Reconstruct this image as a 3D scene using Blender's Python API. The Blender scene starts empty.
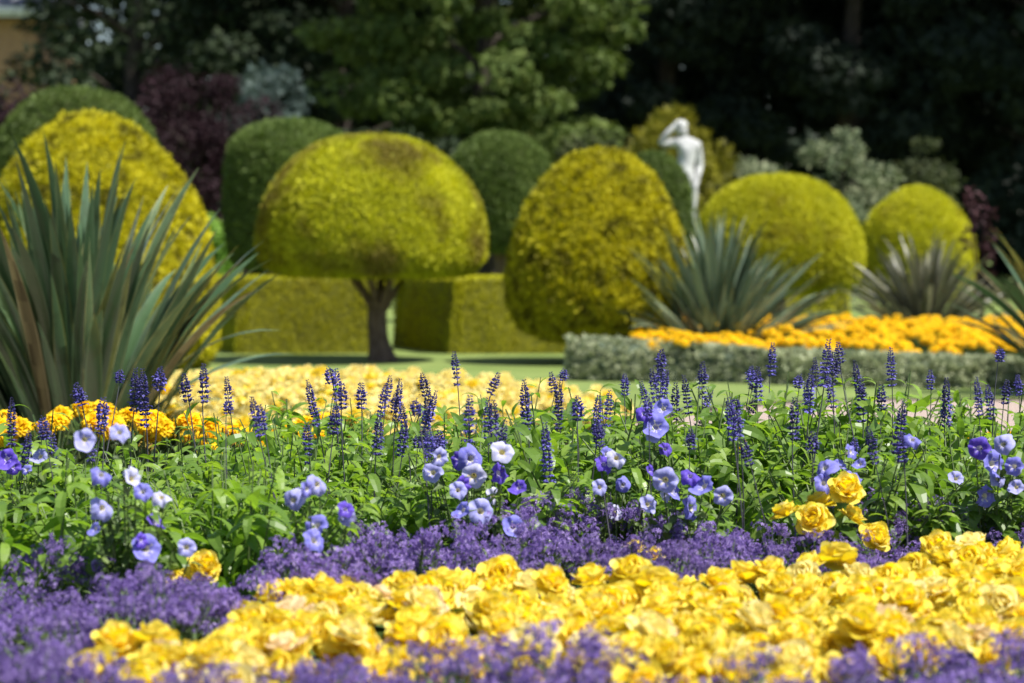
import bpy, math, random
import numpy as np
from mathutils import Vector

rng = np.random.default_rng(11)
random.seed(11)
SC = bpy.context.scene
COL = SC.collection
PI = math.pi
F_PX, CAM_H, HORIZON = 2418.0, 1.15, 245.0      # 85 mm lens; only used to turn sizes read off the photo into metres

def X_at(px, d): return (px - 512.0) * d / F_PX
def Z_at(py, d): return CAM_H - (py - HORIZON) * d / F_PX
def PX(x, d): return 512.0 + F_PX * x / d

# ------------------------------------------------------------------ materials
def new_mat(name):
    m = bpy.data.materials.new(name); m.use_nodes = True
    nt = m.node_tree; nt.nodes.clear()
    out = nt.nodes.new('ShaderNodeOutputMaterial')
    return m, nt, out

def ramp_node(nt, stops):
    r = nt.nodes.new('ShaderNodeValToRGB')
    e = r.color_ramp.elements
    while len(e) < len(stops): e.new(0.5)
    for el, (p, c) in zip(e, stops):
        el.position = p; el.color = (*c, 1)
    return r

def leaf_mat(name, stops, rough=0.5, trans=0.3, tcol=1.25, patch=None, patch_scale=2.0, spec=0.4, var=0.12, patch_range=(0.42, 0.6)):
    """Foliage and petals: colour from the per-leaf 'tint', optional patches of a second colour, some light through the leaf."""
    m, nt, out = new_mat(name)
    N, L = nt.nodes.new, nt.links.new
    at = N('ShaderNodeAttribute'); at.attribute_name = 'tint'
    rp = ramp_node(nt, stops)
    L(at.outputs['Fac'], rp.inputs['Fac'])
    col = rp.outputs['Color']
    if patch is not None:
        tc = N('ShaderNodeTexCoord')
        nz = N('ShaderNodeTexNoise'); nz.inputs['Scale'].default_value = patch_scale; nz.inputs['Detail'].default_value = 4
        nz.inputs['Roughness'].default_value = 0.6
        L(tc.outputs['Object'], nz.inputs['Vector'])
        mr = N('ShaderNodeMapRange'); mr.inputs['From Min'].default_value = patch_range[0]; mr.inputs['From Max'].default_value = patch_range[1]
        L(nz.outputs['Fac'], mr.inputs['Value'])
        mx = N('ShaderNodeMix'); mx.data_type = 'RGBA'
        L(mr.outputs['Result'], mx.inputs['Factor']); L(col, mx.inputs[6]); mx.inputs[7].default_value = (*patch, 1)
        col = mx.outputs[2]
    oi = N('ShaderNodeObjectInfo')
    mv = N('ShaderNodeMapRange'); mv.inputs['To Min'].default_value = 1 - var; mv.inputs['To Max'].default_value = 1 + var
    L(oi.outputs['Random'], mv.inputs['Value'])
    hs = N('ShaderNodeHueSaturation'); L(mv.outputs['Result'], hs.inputs['Value']); L(col, hs.inputs['Color'])
    col = hs.outputs['Color']
    p = N('ShaderNodeBsdfPrincipled'); L(col, p.inputs['Base Color'])
    p.inputs['Roughness'].default_value = rough; p.inputs['Specular IOR Level'].default_value = spec
    tr = N('ShaderNodeBsdfTranslucent')
    h2 = N('ShaderNodeHueSaturation'); h2.inputs['Value'].default_value = tcol; h2.inputs['Saturation'].default_value = 1.1
    L(col, h2.inputs['Color']); L(h2.outputs['Color'], tr.inputs['Color'])
    ms = N('ShaderNodeMixShader'); ms.inputs['Fac'].default_value = trans
    L(p.outputs['BSDF'], ms.inputs[1]); L(tr.outputs['BSDF'], ms.inputs[2])
    L(ms.outputs['Shader'], out.inputs['Surface'])
    return m

def solid_mat(name, a, b, scale=8, rough=0.85, bump=0.3, detail=6, spec=0.3, stretch=None):
    m, nt, out = new_mat(name)
    N, L = nt.nodes.new, nt.links.new
    tc = N('ShaderNodeTexCoord'); vec = tc.outputs['Object']
    if stretch:
        mp = N('ShaderNodeMapping'); mp.inputs['Scale'].default_value = stretch; L(vec, mp.inputs['Vector']); vec = mp.outputs['Vector']
    nz = N('ShaderNodeTexNoise'); nz.inputs['Scale'].default_value = scale; nz.inputs['Detail'].default_value = detail
    L(vec, nz.inputs['Vector'])
    rp = ramp_node(nt, [(0.3, a), (0.7, b)]); L(nz.outputs['Fac'], rp.inputs['Fac'])
    p = N('ShaderNodeBsdfPrincipled'); L(rp.outputs['Color'], p.inputs['Base Color'])
    p.inputs['Roughness'].default_value = rough; p.inputs['Specular IOR Level'].default_value = spec
    if bump:
        bp = N('ShaderNodeBump'); bp.inputs['Strength'].default_value = bump; bp.inputs['Distance'].default_value = 0.03
        n2 = N('ShaderNodeTexNoise'); n2.inputs['Scale'].default_value = scale * 5; n2.inputs['Detail'].default_value = 4
        L(vec, n2.inputs['Vector']); L(n2.outputs['Fac'], bp.inputs['Height']); L(bp.outputs['Normal'], p.inputs['Normal'])
    L(p.outputs['BSDF'], out.inputs['Surface'])
    return m

def brick_mat():
    m, nt, out = new_mat('house_brick')
    N, L = nt.nodes.new, nt.links.new
    tc = N('ShaderNodeTexCoord'); mp = N('ShaderNodeMapping'); mp.inputs['Rotation'].default_value = (PI / 2, 0, 0)
    L(tc.outputs['Object'], mp.inputs['Vector'])
    b = N('ShaderNodeTexBrick'); b.inputs['Scale'].default_value = 4.0
    b.inputs['Color1'].default_value = (0.50, 0.27, 0.13, 1); b.inputs['Color2'].default_value = (0.40, 0.20, 0.10, 1)
    b.inputs['Mortar'].default_value = (0.45, 0.38, 0.30, 1); b.inputs['Mortar Size'].default_value = 0.015
    L(mp.outputs['Vector'], b.inputs['Vector'])
    p = N('ShaderNodeBsdfPrincipled'); p.inputs['Roughness'].default_value = 0.9; L(b.outputs['Color'], p.inputs['Base Color'])
    L(p.outputs['BSDF'], out.inputs['Surface'])
    return m

M = {}
M['soil'] = solid_mat('bed_soil', (0.018, 0.012, 0.008), (0.05, 0.035, 0.022), 14, 0.95, 0.8)
M['lawn'] = solid_mat('mown_lawn', (0.10, 0.15, 0.03), (0.19, 0.24, 0.065), 1.6, 0.9, 0.6)
M['path'] = solid_mat('pink_gravel', (0.30, 0.225, 0.19), (0.44, 0.35, 0.30), 40, 0.95, 0.5)
M['bark'] = solid_mat('yew_bark', (0.10, 0.065, 0.05), (0.24, 0.17, 0.14), 9, 0.9, 0.8, stretch=(4, 4, 0.8))
M['dark_bark'] = solid_mat('dark_bark', (0.03, 0.024, 0.02), (0.08, 0.062, 0.05), 6, 0.95, 0.8, stretch=(3, 3, 0.6))
M['marble'] = solid_mat('white_marble', (0.27, 0.27, 0.265), (0.60, 0.60, 0.59), 5, 0.7, 0.3)
M['stone'] = solid_mat('pedestal_stone', (0.34, 0.32, 0.28), (0.48, 0.46, 0.42), 6, 0.9, 0.4)
M['slate'] = solid_mat('roof_slate', (0.10, 0.10, 0.12), (0.20, 0.20, 0.23), 5, 0.6, 0.3)
M['white_paint'] = solid_mat('white_paint', (0.72, 0.72, 0.74), (0.82, 0.82, 0.84), 3, 0.5, 0)
M['brick'] = brick_mat()
M['glass'] = solid_mat('window_glass', (0.02, 0.025, 0.03), (0.04, 0.045, 0.05), 2, 0.08, 0, spec=0.8)

GOLD = [(0.0, (0.24, 0.25, 0.016)), (0.5, (0.45, 0.45, 0.024)), (1.0, (0.62, 0.60, 0.036))]
M['gold_yew'] = leaf_mat('gold_yew_needles', GOLD, 0.65, 0.22, spec=0.15, patch=(0.20, 0.165, 0.03), patch_scale=1.6, patch_range=(0.46, 0.64))
M['amber_yew'] = leaf_mat('amber_yew_needles', [(0.0, (0.20, 0.19, 0.012)), (0.5, (0.51, 0.46, 0.018)), (1.0, (0.70, 0.62, 0.03))], 0.65, 0.22, spec=0.15,
                          patch=(0.16, 0.14, 0.015), patch_scale=5.5, patch_range=(0.50, 0.64))
M['lime_yew'] = leaf_mat('lime_yew_needles', [(0.0, (0.33, 0.335, 0.018)), (0.5, (0.48, 0.47, 0.022)), (1.0, (0.60, 0.57, 0.032))], 0.65, 0.22, spec=0.15,
                         patch=(0.28, 0.23, 0.03), patch_scale=2.0, patch_range=(0.56, 0.76))
M['green_yew'] = leaf_mat('green_box_leaves', [(0.0, (0.05, 0.08, 0.018)), (0.6, (0.115, 0.165, 0.036)), (1.0, (0.17, 0.225, 0.055))], 0.55, 0.15, spec=0.2)
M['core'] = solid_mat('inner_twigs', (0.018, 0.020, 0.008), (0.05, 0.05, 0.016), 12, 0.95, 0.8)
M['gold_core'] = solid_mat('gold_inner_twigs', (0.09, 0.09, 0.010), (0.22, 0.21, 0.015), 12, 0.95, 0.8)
M['santolina'] = leaf_mat('santolina_leaves', [(0.0, (0.20, 0.235, 0.13)), (0.6, (0.36, 0.39, 0.235)), (1.0, (0.52, 0.54, 0.35))], 0.7, 0.15, spec=0.2)
M['sant_core'] = solid_mat('santolina_inner', (0.05, 0.07, 0.045), (0.10, 0.13, 0.085), 12, 0.95, 0.8)
M['phormium'] = leaf_mat('sword_leaves', [(0.0, (0.03, 0.058, 0.018)), (0.4, (0.065, 0.125, 0.055)), (0.7, (0.11, 0.18, 0.085)), (0.85, (0.17, 0.19, 0.05)), (1.0, (0.34, 0.36, 0.15))], 0.30, 0.14, spec=0.5, patch=(0.05, 0.075, 0.03), patch_scale=9, patch_range=(0.5, 0.75))
M['phormium_grey'] = leaf_mat('grey_sword_leaves', [(0.0, (0.05, 0.08, 0.045)), (0.45, (0.115, 0.16, 0.095)), (0.8, (0.21, 0.26, 0.15)), (1.0, (0.42, 0.44, 0.29))], 0.36, 0.12, spec=0.5)
M['phormium_bronze'] = leaf_mat('bronze_sword_leaves', [(0.0, (0.05, 0.05, 0.035)), (0.5, (0.12, 0.12, 0.075)), (0.8, (0.22, 0.21, 0.13)), (1.0, (0.42, 0.40, 0.26))], 0.36, 0.12, spec=0.5)
M['dead_leaf'] = leaf_mat('dry_brown_leaves', [(0.0, (0.09, 0.075, 0.035)), (0.5, (0.18, 0.155, 0.075)), (1.0, (0.30, 0.26, 0.14))], 0.8, 0.15, spec=0.2)
M['salvia_leaf'] = leaf_mat('salvia_leaves', [(0.0, (0.05, 0.105, 0.018)), (0.5, (0.125, 0.215, 0.03)), (1.0, (0.25, 0.36, 0.05))], 0.40, 0.42, tcol=1.9, spec=0.42)
M['stem'] = leaf_mat('green_stems', [(0.0, (0.05, 0.09, 0.025)), (1.0, (0.12, 0.16, 0.05))], 0.6, 0.0)
M['spike_stem'] = leaf_mat('spike_stems', [(0.0, (0.035, 0.03, 0.06)), (1.0, (0.09, 0.09, 0.08))], 0.6, 0.0)
M['spike'] = leaf_mat('salvia_florets', [(0.0, (0.04, 0.034, 0.12)), (0.5, (0.065, 0.055, 0.26)), (1.0, (0.14, 0.12, 0.44))], 0.6, 0.2, var=0.4)
M['lobelia'] = leaf_mat('mauve_blossoms', [(0.0, (0.10, 0.055, 0.22)), (0.5, (0.20, 0.13, 0.375)), (1.0, (0.41, 0.31, 0.58))], 0.6, 0.25, var=0.2)
M['lobelia_leaf'] = leaf_mat('small_leaves', [(0.0, (0.04, 0.07, 0.02)), (0.5, (0.085, 0.14, 0.03)), (1.0, (0.16, 0.21, 0.05))], 0.5, 0.3, tcol=1.5)
YEL = [(0.0, (0.85, 0.59, 0.03)), (0.3, (0.88, 0.70, 0.06)), (0.72, (0.89, 0.76, 0.14)), (0.9, (0.90, 0.80, 0.34)), (1.0, (0.88, 0.68, 0.40))]
M['begonia'] = leaf_mat('yellow_petals', YEL, 0.6, 0.45, tcol=1.05, spec=0.15, var=0.05)
M['begonia_pink'] = leaf_mat('peach_petals', [(0.0, (0.88, 0.66, 0.25)), (0.5, (0.89, 0.75, 0.45)), (1.0, (0.88, 0.62, 0.48))], 0.6, 0.45, tcol=1.05, spec=0.15, var=0.05)
M['begonia_pale'] = leaf_mat('cream_petals', [(0.0, (0.88, 0.72, 0.18)), (0.5, (0.90, 0.80, 0.32)), (1.0, (0.90, 0.80, 0.46))], 0.6, 0.45, tcol=1.05, spec=0.15, var=0.06)
M['begonia_leaf'] = leaf_mat('begonia_leaves', [(0.0, (0.03, 0.06, 0.015)), (0.6, (0.06, 0.11, 0.025)), (1.0, (0.11, 0.15, 0.04))], 0.35, 0.2, spec=0.5)
M['marigold'] = leaf_mat('orange_petals', [(0.0, (0.76, 0.41, 0.003)), (0.5, (0.82, 0.56, 0.006)), (1.0, (0.86, 0.65, 0.016))], 0.6, 0.35, spec=0.2, var=0.08)
PET = {'white': [(0.0, (0.75, 0.65, 0.25)), (0.25, (0.44, 0.43, 0.62)), (0.7, (0.48, 0.48, 0.70)), (1.0, (0.54, 0.54, 0.73))],
       'pale': [(0.0, (0.75, 0.68, 0.35)), (0.25, (0.28, 0.28, 0.60)), (0.7, (0.33, 0.33, 0.65)), (1.0, (0.40, 0.40, 0.70))],
       'mid': [(0.0, (0.75, 0.70, 0.50)), (0.22, (0.30, 0.29, 0.62)), (0.5, (0.165, 0.16, 0.54)), (1.0, (0.22, 0.215, 0.60))],
       'deep': [(0.0, (0.6, 0.55, 0.6)), (0.18, (0.14, 0.08, 0.5)), (0.6, (0.10, 0.06, 0.42)), (1.0, (0.14, 0.085, 0.52))]}
for k, s in PET.items():
    M['petunia_' + k] = leaf_mat('petunia_petals_' + k, s, 0.6, 0.3, tcol=1.1, spec=0.2, var=0.05)

def tree_mat(name, a, b, c, trans=0.25):
    return leaf_mat(name, [(0.0, a), (0.5, b), (1.0, c)], 0.6, trans, tcol=1.3, spec=0.15)
M['maple'] = tree_mat('maple_leaves', (0.05, 0.085, 0.018), (0.11, 0.155, 0.036), (0.19, 0.235, 0.06))
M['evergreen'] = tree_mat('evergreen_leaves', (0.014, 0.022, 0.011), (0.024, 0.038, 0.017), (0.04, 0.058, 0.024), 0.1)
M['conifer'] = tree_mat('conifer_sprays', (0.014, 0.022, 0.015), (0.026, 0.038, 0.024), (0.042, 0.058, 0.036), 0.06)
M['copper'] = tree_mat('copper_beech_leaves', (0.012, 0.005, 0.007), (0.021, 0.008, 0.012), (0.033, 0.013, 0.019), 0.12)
M['blue_cedar'] = tree_mat('blue_cedar_needles', (0.05, 0.075, 0.068), (0.085, 0.12, 0.105), (0.14, 0.18, 0.16), 0.1)
M['gold_conifer'] = tree_mat('gold_conifer_sprays', (0.08, 0.075, 0.008), (0.16, 0.15, 0.012), (0.26, 0.235, 0.02), 0.15)
M['variegated'] = tree_mat('variegated_leaves', (0.07, 0.10, 0.05), (0.17, 0.20, 0.11), (0.34, 0.36, 0.22), 0.2)
M['olive_shrub'] = tree_mat('olive_shrub_leaves', (0.03, 0.04, 0.015), (0.055, 0.07, 0.025), (0.09, 0.10, 0.035), 0.2)
M['bright_shrub'] = tree_mat('bright_shrub_leaves', (0.10, 0.20, 0.03), (0.19, 0.33, 0.05), (0.28, 0.42, 0.09), 0.3)
M['purple_stem'] = tree_mat('purple_foliage', (0.035, 0.014, 0.018), (0.07, 0.028, 0.036), (0.11, 0.048, 0.055), 0.2)

# ------------------------------------------------------------------ mesh tools
class G:
    """Collects vertex and face arrays and links them as ONE mesh object."""
    def __init__(s): s.V = []; s.F = []; s.Mi = []; s.T = []; s.n = 0
    def add(s, V, F, mat=0, tint=0.5):
        V = np.asarray(V, float); F = np.asarray(F, int)
        s.V.append(V); s.F.append(F + s.n); s.n += len(V)
        s.Mi.append(np.full(len(F), mat)); s.T.append(np.broadcast_to(np.asarray(tint, float), (len(F),)).copy())
        return s
    def mesh(s, name, mats, smooth=False):
        V = np.concatenate(s.V)
        me = bpy.data.meshes.new(name)
        loops = np.concatenate([f.ravel() for f in s.F])
        sizes = np.concatenate([np.full(len(f), f.shape[1]) for f in s.F])
        starts = np.concatenate([[0], np.cumsum(sizes)[:-1]])
        me.vertices.add(len(V)); me.vertices.foreach_set('co', V.ravel().astype(np.float32))
        me.loops.add(len(loops)); me.loops.foreach_set('vertex_index', loops.astype(np.int32))
        me.polygons.add(len(sizes)); me.polygons.foreach_set('loop_start', starts.astype(np.int32))
        me.polygons.foreach_set('material_index', np.concatenate(s.Mi).astype(np.int32))
        me.polygons.foreach_set('use_smooth', np.full(len(sizes), bool(smooth)))
        at = me.attributes.new('tint', 'FLOAT', 'FACE')
        at.data.foreach_set('value', np.clip(np.concatenate(s.T), 0, 1).astype(np.float32))
        for m in (mats if isinstance(mats, (list, tuple)) else [mats]): me.materials.append(m)
        me.update(calc_edges=True); me.validate()
        return me
    def build(s, name, mats, parent=None, smooth=False):
        return link(name, s.mesh(name, mats, smooth), parent)

def link(name, me, parent=None, loc=None):
    o = bpy.data.objects.new(name, me); COL.objects.link(o)
    if parent is not None: o.parent = parent
    if loc is not None: o.location = loc
    return o

def thing(name, label, cat, loc=(0, 0, 0), rz=0, group=None):
    o = bpy.data.objects.new(name, None); COL.objects.link(o)
    o.location = loc; o.rotation_euler = (0, 0, rz); o.empty_display_size = 0.1
    return tag(o, label, cat, group)
def tag(o, label, cat, group=None):
    o['label'] = label; o['category'] = cat
    if group: o['group'] = group
    return o
def setting(o, kind='structure'):
    o['kind'] = kind; return o
def child(proto, parent, loc=(0, 0, 0), rot=(0, 0, 0), scale=1.0):
    """A copy of a part (mesh data shared) under its thing."""
    c = proto.copy(); COL.objects.link(c); c.parent = parent
    c.location = loc; c.rotation_euler = rot
    c.scale = (scale,) * 3 if np.isscalar(scale) else scale
    return c

def unit(v):
    v = np.asarray(v, float)
    return v / np.maximum(np.linalg.norm(v, axis=-1, keepdims=True), 1e-9)
def frames(d, n):
    """Rotation matrices whose y axis is d and whose z axis is as near n as can be."""
    y = unit(d); n = np.asarray(n, float) + 1e-4
    z = unit(n - (n * y).sum(-1, keepdims=True) * y); x = np.cross(y, z)
    return np.stack([x, y, z], -1)
def inst(T, P, R, S):
    Vt, Ft = T[0], T[1]
    P = np.asarray(P, float); S = np.asarray(S, float)
    if S.ndim == 1: S = S[:, None]
    W = Vt[None] * S[:, None, :] if S.shape[1] == 3 else Vt[None] * S[:, :, None]
    V = np.einsum('nij,nmj->nmi', R, W) + P[:, None, :]
    F = Ft[None] + (np.arange(len(P)) * len(Vt))[:, None, None]
    return V.reshape(-1, 3), F.reshape(-1, Ft.shape[1])
def scatter(g, T, P, D, Nn, S, tint, mat=0):
    V, F = inst(T, P, frames(D, Nn), S)
    t = np.repeat(np.broadcast_to(np.asarray(tint, float), (len(P),)), len(T[1]))
    if len(T) > 2: t = t + np.tile(T[2], len(P))
    g.add(V, F, mat, t)
def randn(n, s=1.0): return rng.normal(0, s, (n, 3))
def sphere_pts(n): return unit(rng.normal(0, 1, (n, 3)))

def strip(L, W, n=4, bend=0.0, fold=0.0, shape='lance'):
    """A leaf along +y in the xy plane, bending down towards -z, folded along its midrib."""
    t = np.linspace(0, 1, n + 1)
    w = {'lance': np.sin(PI * np.clip(t * 0.93 + 0.07, 0, 1)) ** 0.8, 'ovate': np.sin(PI * np.clip(t * 0.85 + 0.15, 0, 1)) ** 0.7,
         'blade': np.clip(1 - t ** 3, 0, 1)}[shape] * W / 2
    w[-1] = W * 0.02
    a = bend * t
    y = np.concatenate([[0], np.cumsum(np.cos((a[1:] + a[:-1]) / 2) * L / n)])
    z = -np.concatenate([[0], np.cumsum(np.sin((a[1:] + a[:-1]) / 2) * L / n)])
    V = []
    for i in range(n + 1):
        V += [(-w[i], y[i], z[i] + fold * w[i]), (0, y[i], z[i]), (w[i], y[i], z[i] + fold * w[i])]
    F = []
    for i in range(n):
        b = 3 * i
        F += [(b, b + 1, b + 4, b + 3), (b + 1, b + 2, b + 5, b + 4)]
    return np.array(V), np.array(F)
def quad(L, W):
    return np.array([(-W / 2, 0, 0), (W / 2, 0, 0), (W * .32, L, 0), (-W * .32, L, 0)], float), np.array([(0, 1, 2, 3)])
def join(*Ts):
    V = []; F = []; n = 0
    for T in Ts: V.append(T[0]); F.append(T[1] + n); n += len(T[0])
    return np.concatenate(V), np.concatenate(F)
def rot(T, ax, a):
    c, s = math.cos(a), math.sin(a)
    R = {'x': [[1, 0, 0], [0, c, -s], [0, s, c]], 'y': [[c, 0, s], [0, 1, 0], [-s, 0, c]], 'z': [[c, -s, 0], [s, c, 0], [0, 0, 1]]}[ax]
    return (T[0] @ np.array(R, float).T, T[1])
def tube(pts, radii, k=7):
    pts = np.asarray(pts, float); n = len(pts)
    d = unit(np.gradient(pts, axis=0))
    up = np.tile([0.31, 0.17, 0.93], (n, 1)); up[np.abs((d * up).sum(-1)) > 0.9] = [1, 0.1, 0]
    R = frames(d, up)
    a = np.linspace(0, 2 * PI, k, endpoint=False)
    ring = np.stack([np.cos(a), 0 * a, np.sin(a)], -1)
    V = np.einsum('nij,kj->nki', R, ring) * np.asarray(radii, float)[:, None, None] + pts[:, None]
    F = []
    for i in range(n - 1):
        for j in range(k):
            F.append((i * k + j, i * k + (j + 1) % k, (i + 1) * k + (j + 1) % k, (i + 1) * k + j))
    return V.reshape(-1, 3), np.array(F)
def lumps(P, seed, f=1.0, n=7):
    """Cheap smooth 3-D noise, -1..1."""
    r = np.random.default_rng(seed); out = 0
    for _ in range(n):
        out = out + np.sin(P @ (r.normal(0, f, 3)) + r.uniform(0, 6.3))
    return out / n * 1.6
def ball(r=1.0, u=8, v=5):
    V = [(0, 0, r)]; F = []
    for i in range(1, v):
        for j in range(u):
            p, t = PI * i / v, 2 * PI * j / u
            V.append((r * math.sin(p) * math.cos(t), r * math.sin(p) * math.sin(t), r * math.cos(p)))
    V.append((0, 0, -r)); V = np.array(V)
    for j in range(u): F.append((0, 1 + j, 1 + (j + 1) % u, 1 + (j + 1) % u))
    for i in range(v - 2):
        for j in range(u):
            a, b = 1 + i * u + j, 1 + i * u + (j + 1) % u
            F.append((a, a + u, b + u, b))
    e = len(V) - 1
    Q = [f for f in F if len(set(f)) == 4]
    tri = [(0, 1 + j, 1 + (j + 1) % u) for j in range(u)] + [(e, 1 + (v - 2) * u + (j + 1) % u, 1 + (v - 2) * u + j) for j in range(u)]
    return V, np.array(Q), np.array(tri)

# ------------------------------------------------------------------ camera, sun, sky
cam = bpy.data.cameras.new('camera'); co = bpy.data.objects.new('camera', cam); COL.objects.link(co)
cam.lens = 85; cam.sensor_width = 36; cam.clip_start = 0.1; cam.clip_end = 2000
co.location = (0, 0, CAM_H)
co.rotation_euler = (PI / 2 - math.atan((341.5 - HORIZON) / F_PX), 0, 0)
cam.dof.use_dof = True; cam.dof.focus_distance = 7.2; cam.dof.aperture_fstop = 3.3
SC.camera = co
SUN_EL, SUN_AZ = math.radians(60), math.radians(63)     # azimuth measured from the camera's side round to the right
to_sun = Vector((math.cos(SUN_EL) * math.sin(SUN_AZ), -math.cos(SUN_EL) * math.cos(SUN_AZ), math.sin(SUN_EL)))
sl = bpy.data.lights.new('sun', 'SUN'); sl.energy = 4.6; sl.angle = math.radians(0.53); sl.color = (1.0, 0.965, 0.90)
so = bpy.data.objects.new('sun', sl); COL.objects.link(so); so.location = (20, -10, 30)
so.rotation_euler = to_sun.to_track_quat('Z', 'Y').to_euler()
w = bpy.data.worlds.new('World'); SC.world = w; w.use_nodes = True
nt = w.node_tree; nt.nodes.clear()
sky = nt.nodes.new('ShaderNodeTexSky'); sky.sky_type = 'NISHITA'; sky.sun_disc = False
sky.sun_elevation = SUN_EL; sky.sun_rotation = math.atan2(to_sun.x, to_sun.y)
bg = nt.nodes.new('ShaderNodeBackground'); bg.inputs['Strength'].default_value = 0.08
wo = nt.nodes.new('ShaderNodeOutputWorld'); nt.links.new(sky.outputs[0], bg.inputs[0]); nt.links.new(bg.outputs[0], wo.inputs[0])
SC.view_settings.view_transform = 'Standard'; SC.view_settings.look = 'None'
SC.view_settings.exposure = 0.95; SC.view_settings.gamma = 1.0
SC.render.engine = 'CYCLES'
SC.cycles.use_denoising = True
SC.cycles.max_bounces = 10; SC.cycles.diffuse_bounces = 5; SC.cycles.transmission_bounces = 4
SC.cycles.sample_clamp_indirect = 6

# ------------------------------------------------------------------ ground, path, beds
def sheet(name, poly, z, mat):
    g = G(); V = np.array([(x, y, z) for x, y in poly]); g.add(V, np.array([range(len(V))])); return setting(g.build(name, mat))
def grid_sheet(name, x0, x1, y0, y1, nx, ny, fz, mat):
    xs, ys = np.meshgrid(np.linspace(x0, x1, nx), np.linspace(y0, y1, ny))
    V = np.stack([xs.ravel(), ys.ravel(), fz(xs.ravel(), ys.ravel())], -1)
    i, j = np.meshgrid(np.arange(nx - 1), np.arange(ny - 1)); a = (j * nx + i).ravel()
    return setting(G().add(V, np.stack([a, a + 1, a + nx + 1, a + nx], -1)).build(name, mat, smooth=True))
sheet('ground', [(-400, -40), (400, -40), (400, 800), (-400, 800)], 0.0, M['lawn'])
far = [(-9, 12.4), (-3.2, 12.5), (-1.5, 13.2), (0.0, 14.5), (0.75, 15.4), (1.3, 16.5), (1.9, 17.4), (2.7, 17.8), (9, 17.6)]
sheet('gravel_path', [(-9, 9.7), (9, 9.7)] + far[::-1], 0.004, M['path'])
def edge_strip(name, line, wd, z, mat):
    P = np.array(line, float); d = unit(np.gradient(P, axis=0)); nrm = np.stack([-d[:, 1], d[:, 0]], -1)
    A = P + nrm * wd; V = np.concatenate([np.c_[P, np.full(len(P), z)], np.c_[A, np.full(len(P), z)]]); n = len(P)
    F = [(i, i + 1, n + i + 1, n + i) for i in range(n - 1)]
    return setting(G().add(V, np.array(F)).build(name, mat))
edge_strip('soil_edging', far[3:], 0.22, 0.008, M['soil'])
def mound(hz, x0, x1, y0, y1, s):
    def f(x, y):
        e = np.minimum(np.minimum(x - x0, x1 - x), np.minimum(y - y0, y1 - y))
        return np.clip(e / s, 0, 1) ** 0.6 * hz + 0.012 * lumps(np.stack([x, y, 0 * x], -1), 3, 9) - 0.02
    return f
grid_sheet('front_bed_soil', -3.4, 3.4, 2.2, 9.6, 90, 100, mound(0.22, -3.4, 3.4, 2.2, 9.6, 0.25), M['soil'])
def ell_bed(name, cx, cy, a, b, hz):
    g = G(); nr, na = 14, 60; V = []
    for i in range(nr + 1):
        for k in range(na):
            r = max(i, 0.01) / nr; t = 2 * PI * k / na
            V.append((cx + a * r * math.cos(t), cy + b * r * math.sin(t), hz * (1 - r ** 3) ** 0.8 - 0.015))
    F = [(i * na + k, i * na + (k + 1) % na, (i + 1) * na + (k + 1) % na, (i + 1) * na + k) for i in range(nr) for k in range(na)]
    V = np.array(V); V[:, 2] += 0.01 * lumps(V, 5, 8)
    g.add(V, np.array(F)); return setting(g.build(name, M['soil'], smooth=True))
PB = (-1.25, 14.4, 1.95, 2.45)
ell_bed('begonia_bed_soil', PB[0], PB[1], PB[2] + 0.15, PB[3] + 0.15, 0.12)
grid_sheet('marigold_bed_soil', 1.0, 6.4, 20.3, 27.2, 30, 30, mound(0.10, 1.0, 6.4, 20.3, 27.2, 0.3), M['soil'])

# ------------------------------------------------------------------ clipped yews and hedges
SPRIG = join(quad(0.05, 0.016), rot(quad(0.042, 0.015), 'x', 0.6), rot(rot(quad(0.045, 0.015), 'x', -0.3), 'z', 0.5))
def revolve(prof, n_ang=40, sub=6):
    prof = np.array(prof, float)
    t = np.linspace(0, len(prof) - 1, (len(prof) - 1) * sub + 1)
    # Catmull-Rom through the profile points
    k = np.clip(t.astype(int), 0, len(prof) - 2); f = (t - k)[:, None]
    Pm = prof[np.clip(k - 1, 0, None)]; P0 = prof[k]; P1 = prof[k + 1]; P2 = prof[np.clip(k + 2, None, len(prof) - 1)]
    C = 0.5 * (2 * P0 + (P1 - Pm) * f + (2 * Pm - 5 * P0 + 4 * P1 - P2) * f ** 2 + (3 * P0 - Pm - 3 * P1 + P2) * f ** 3)
    C[:, 0] = np.maximum(C[:, 0], 0.004)
    return C
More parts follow.
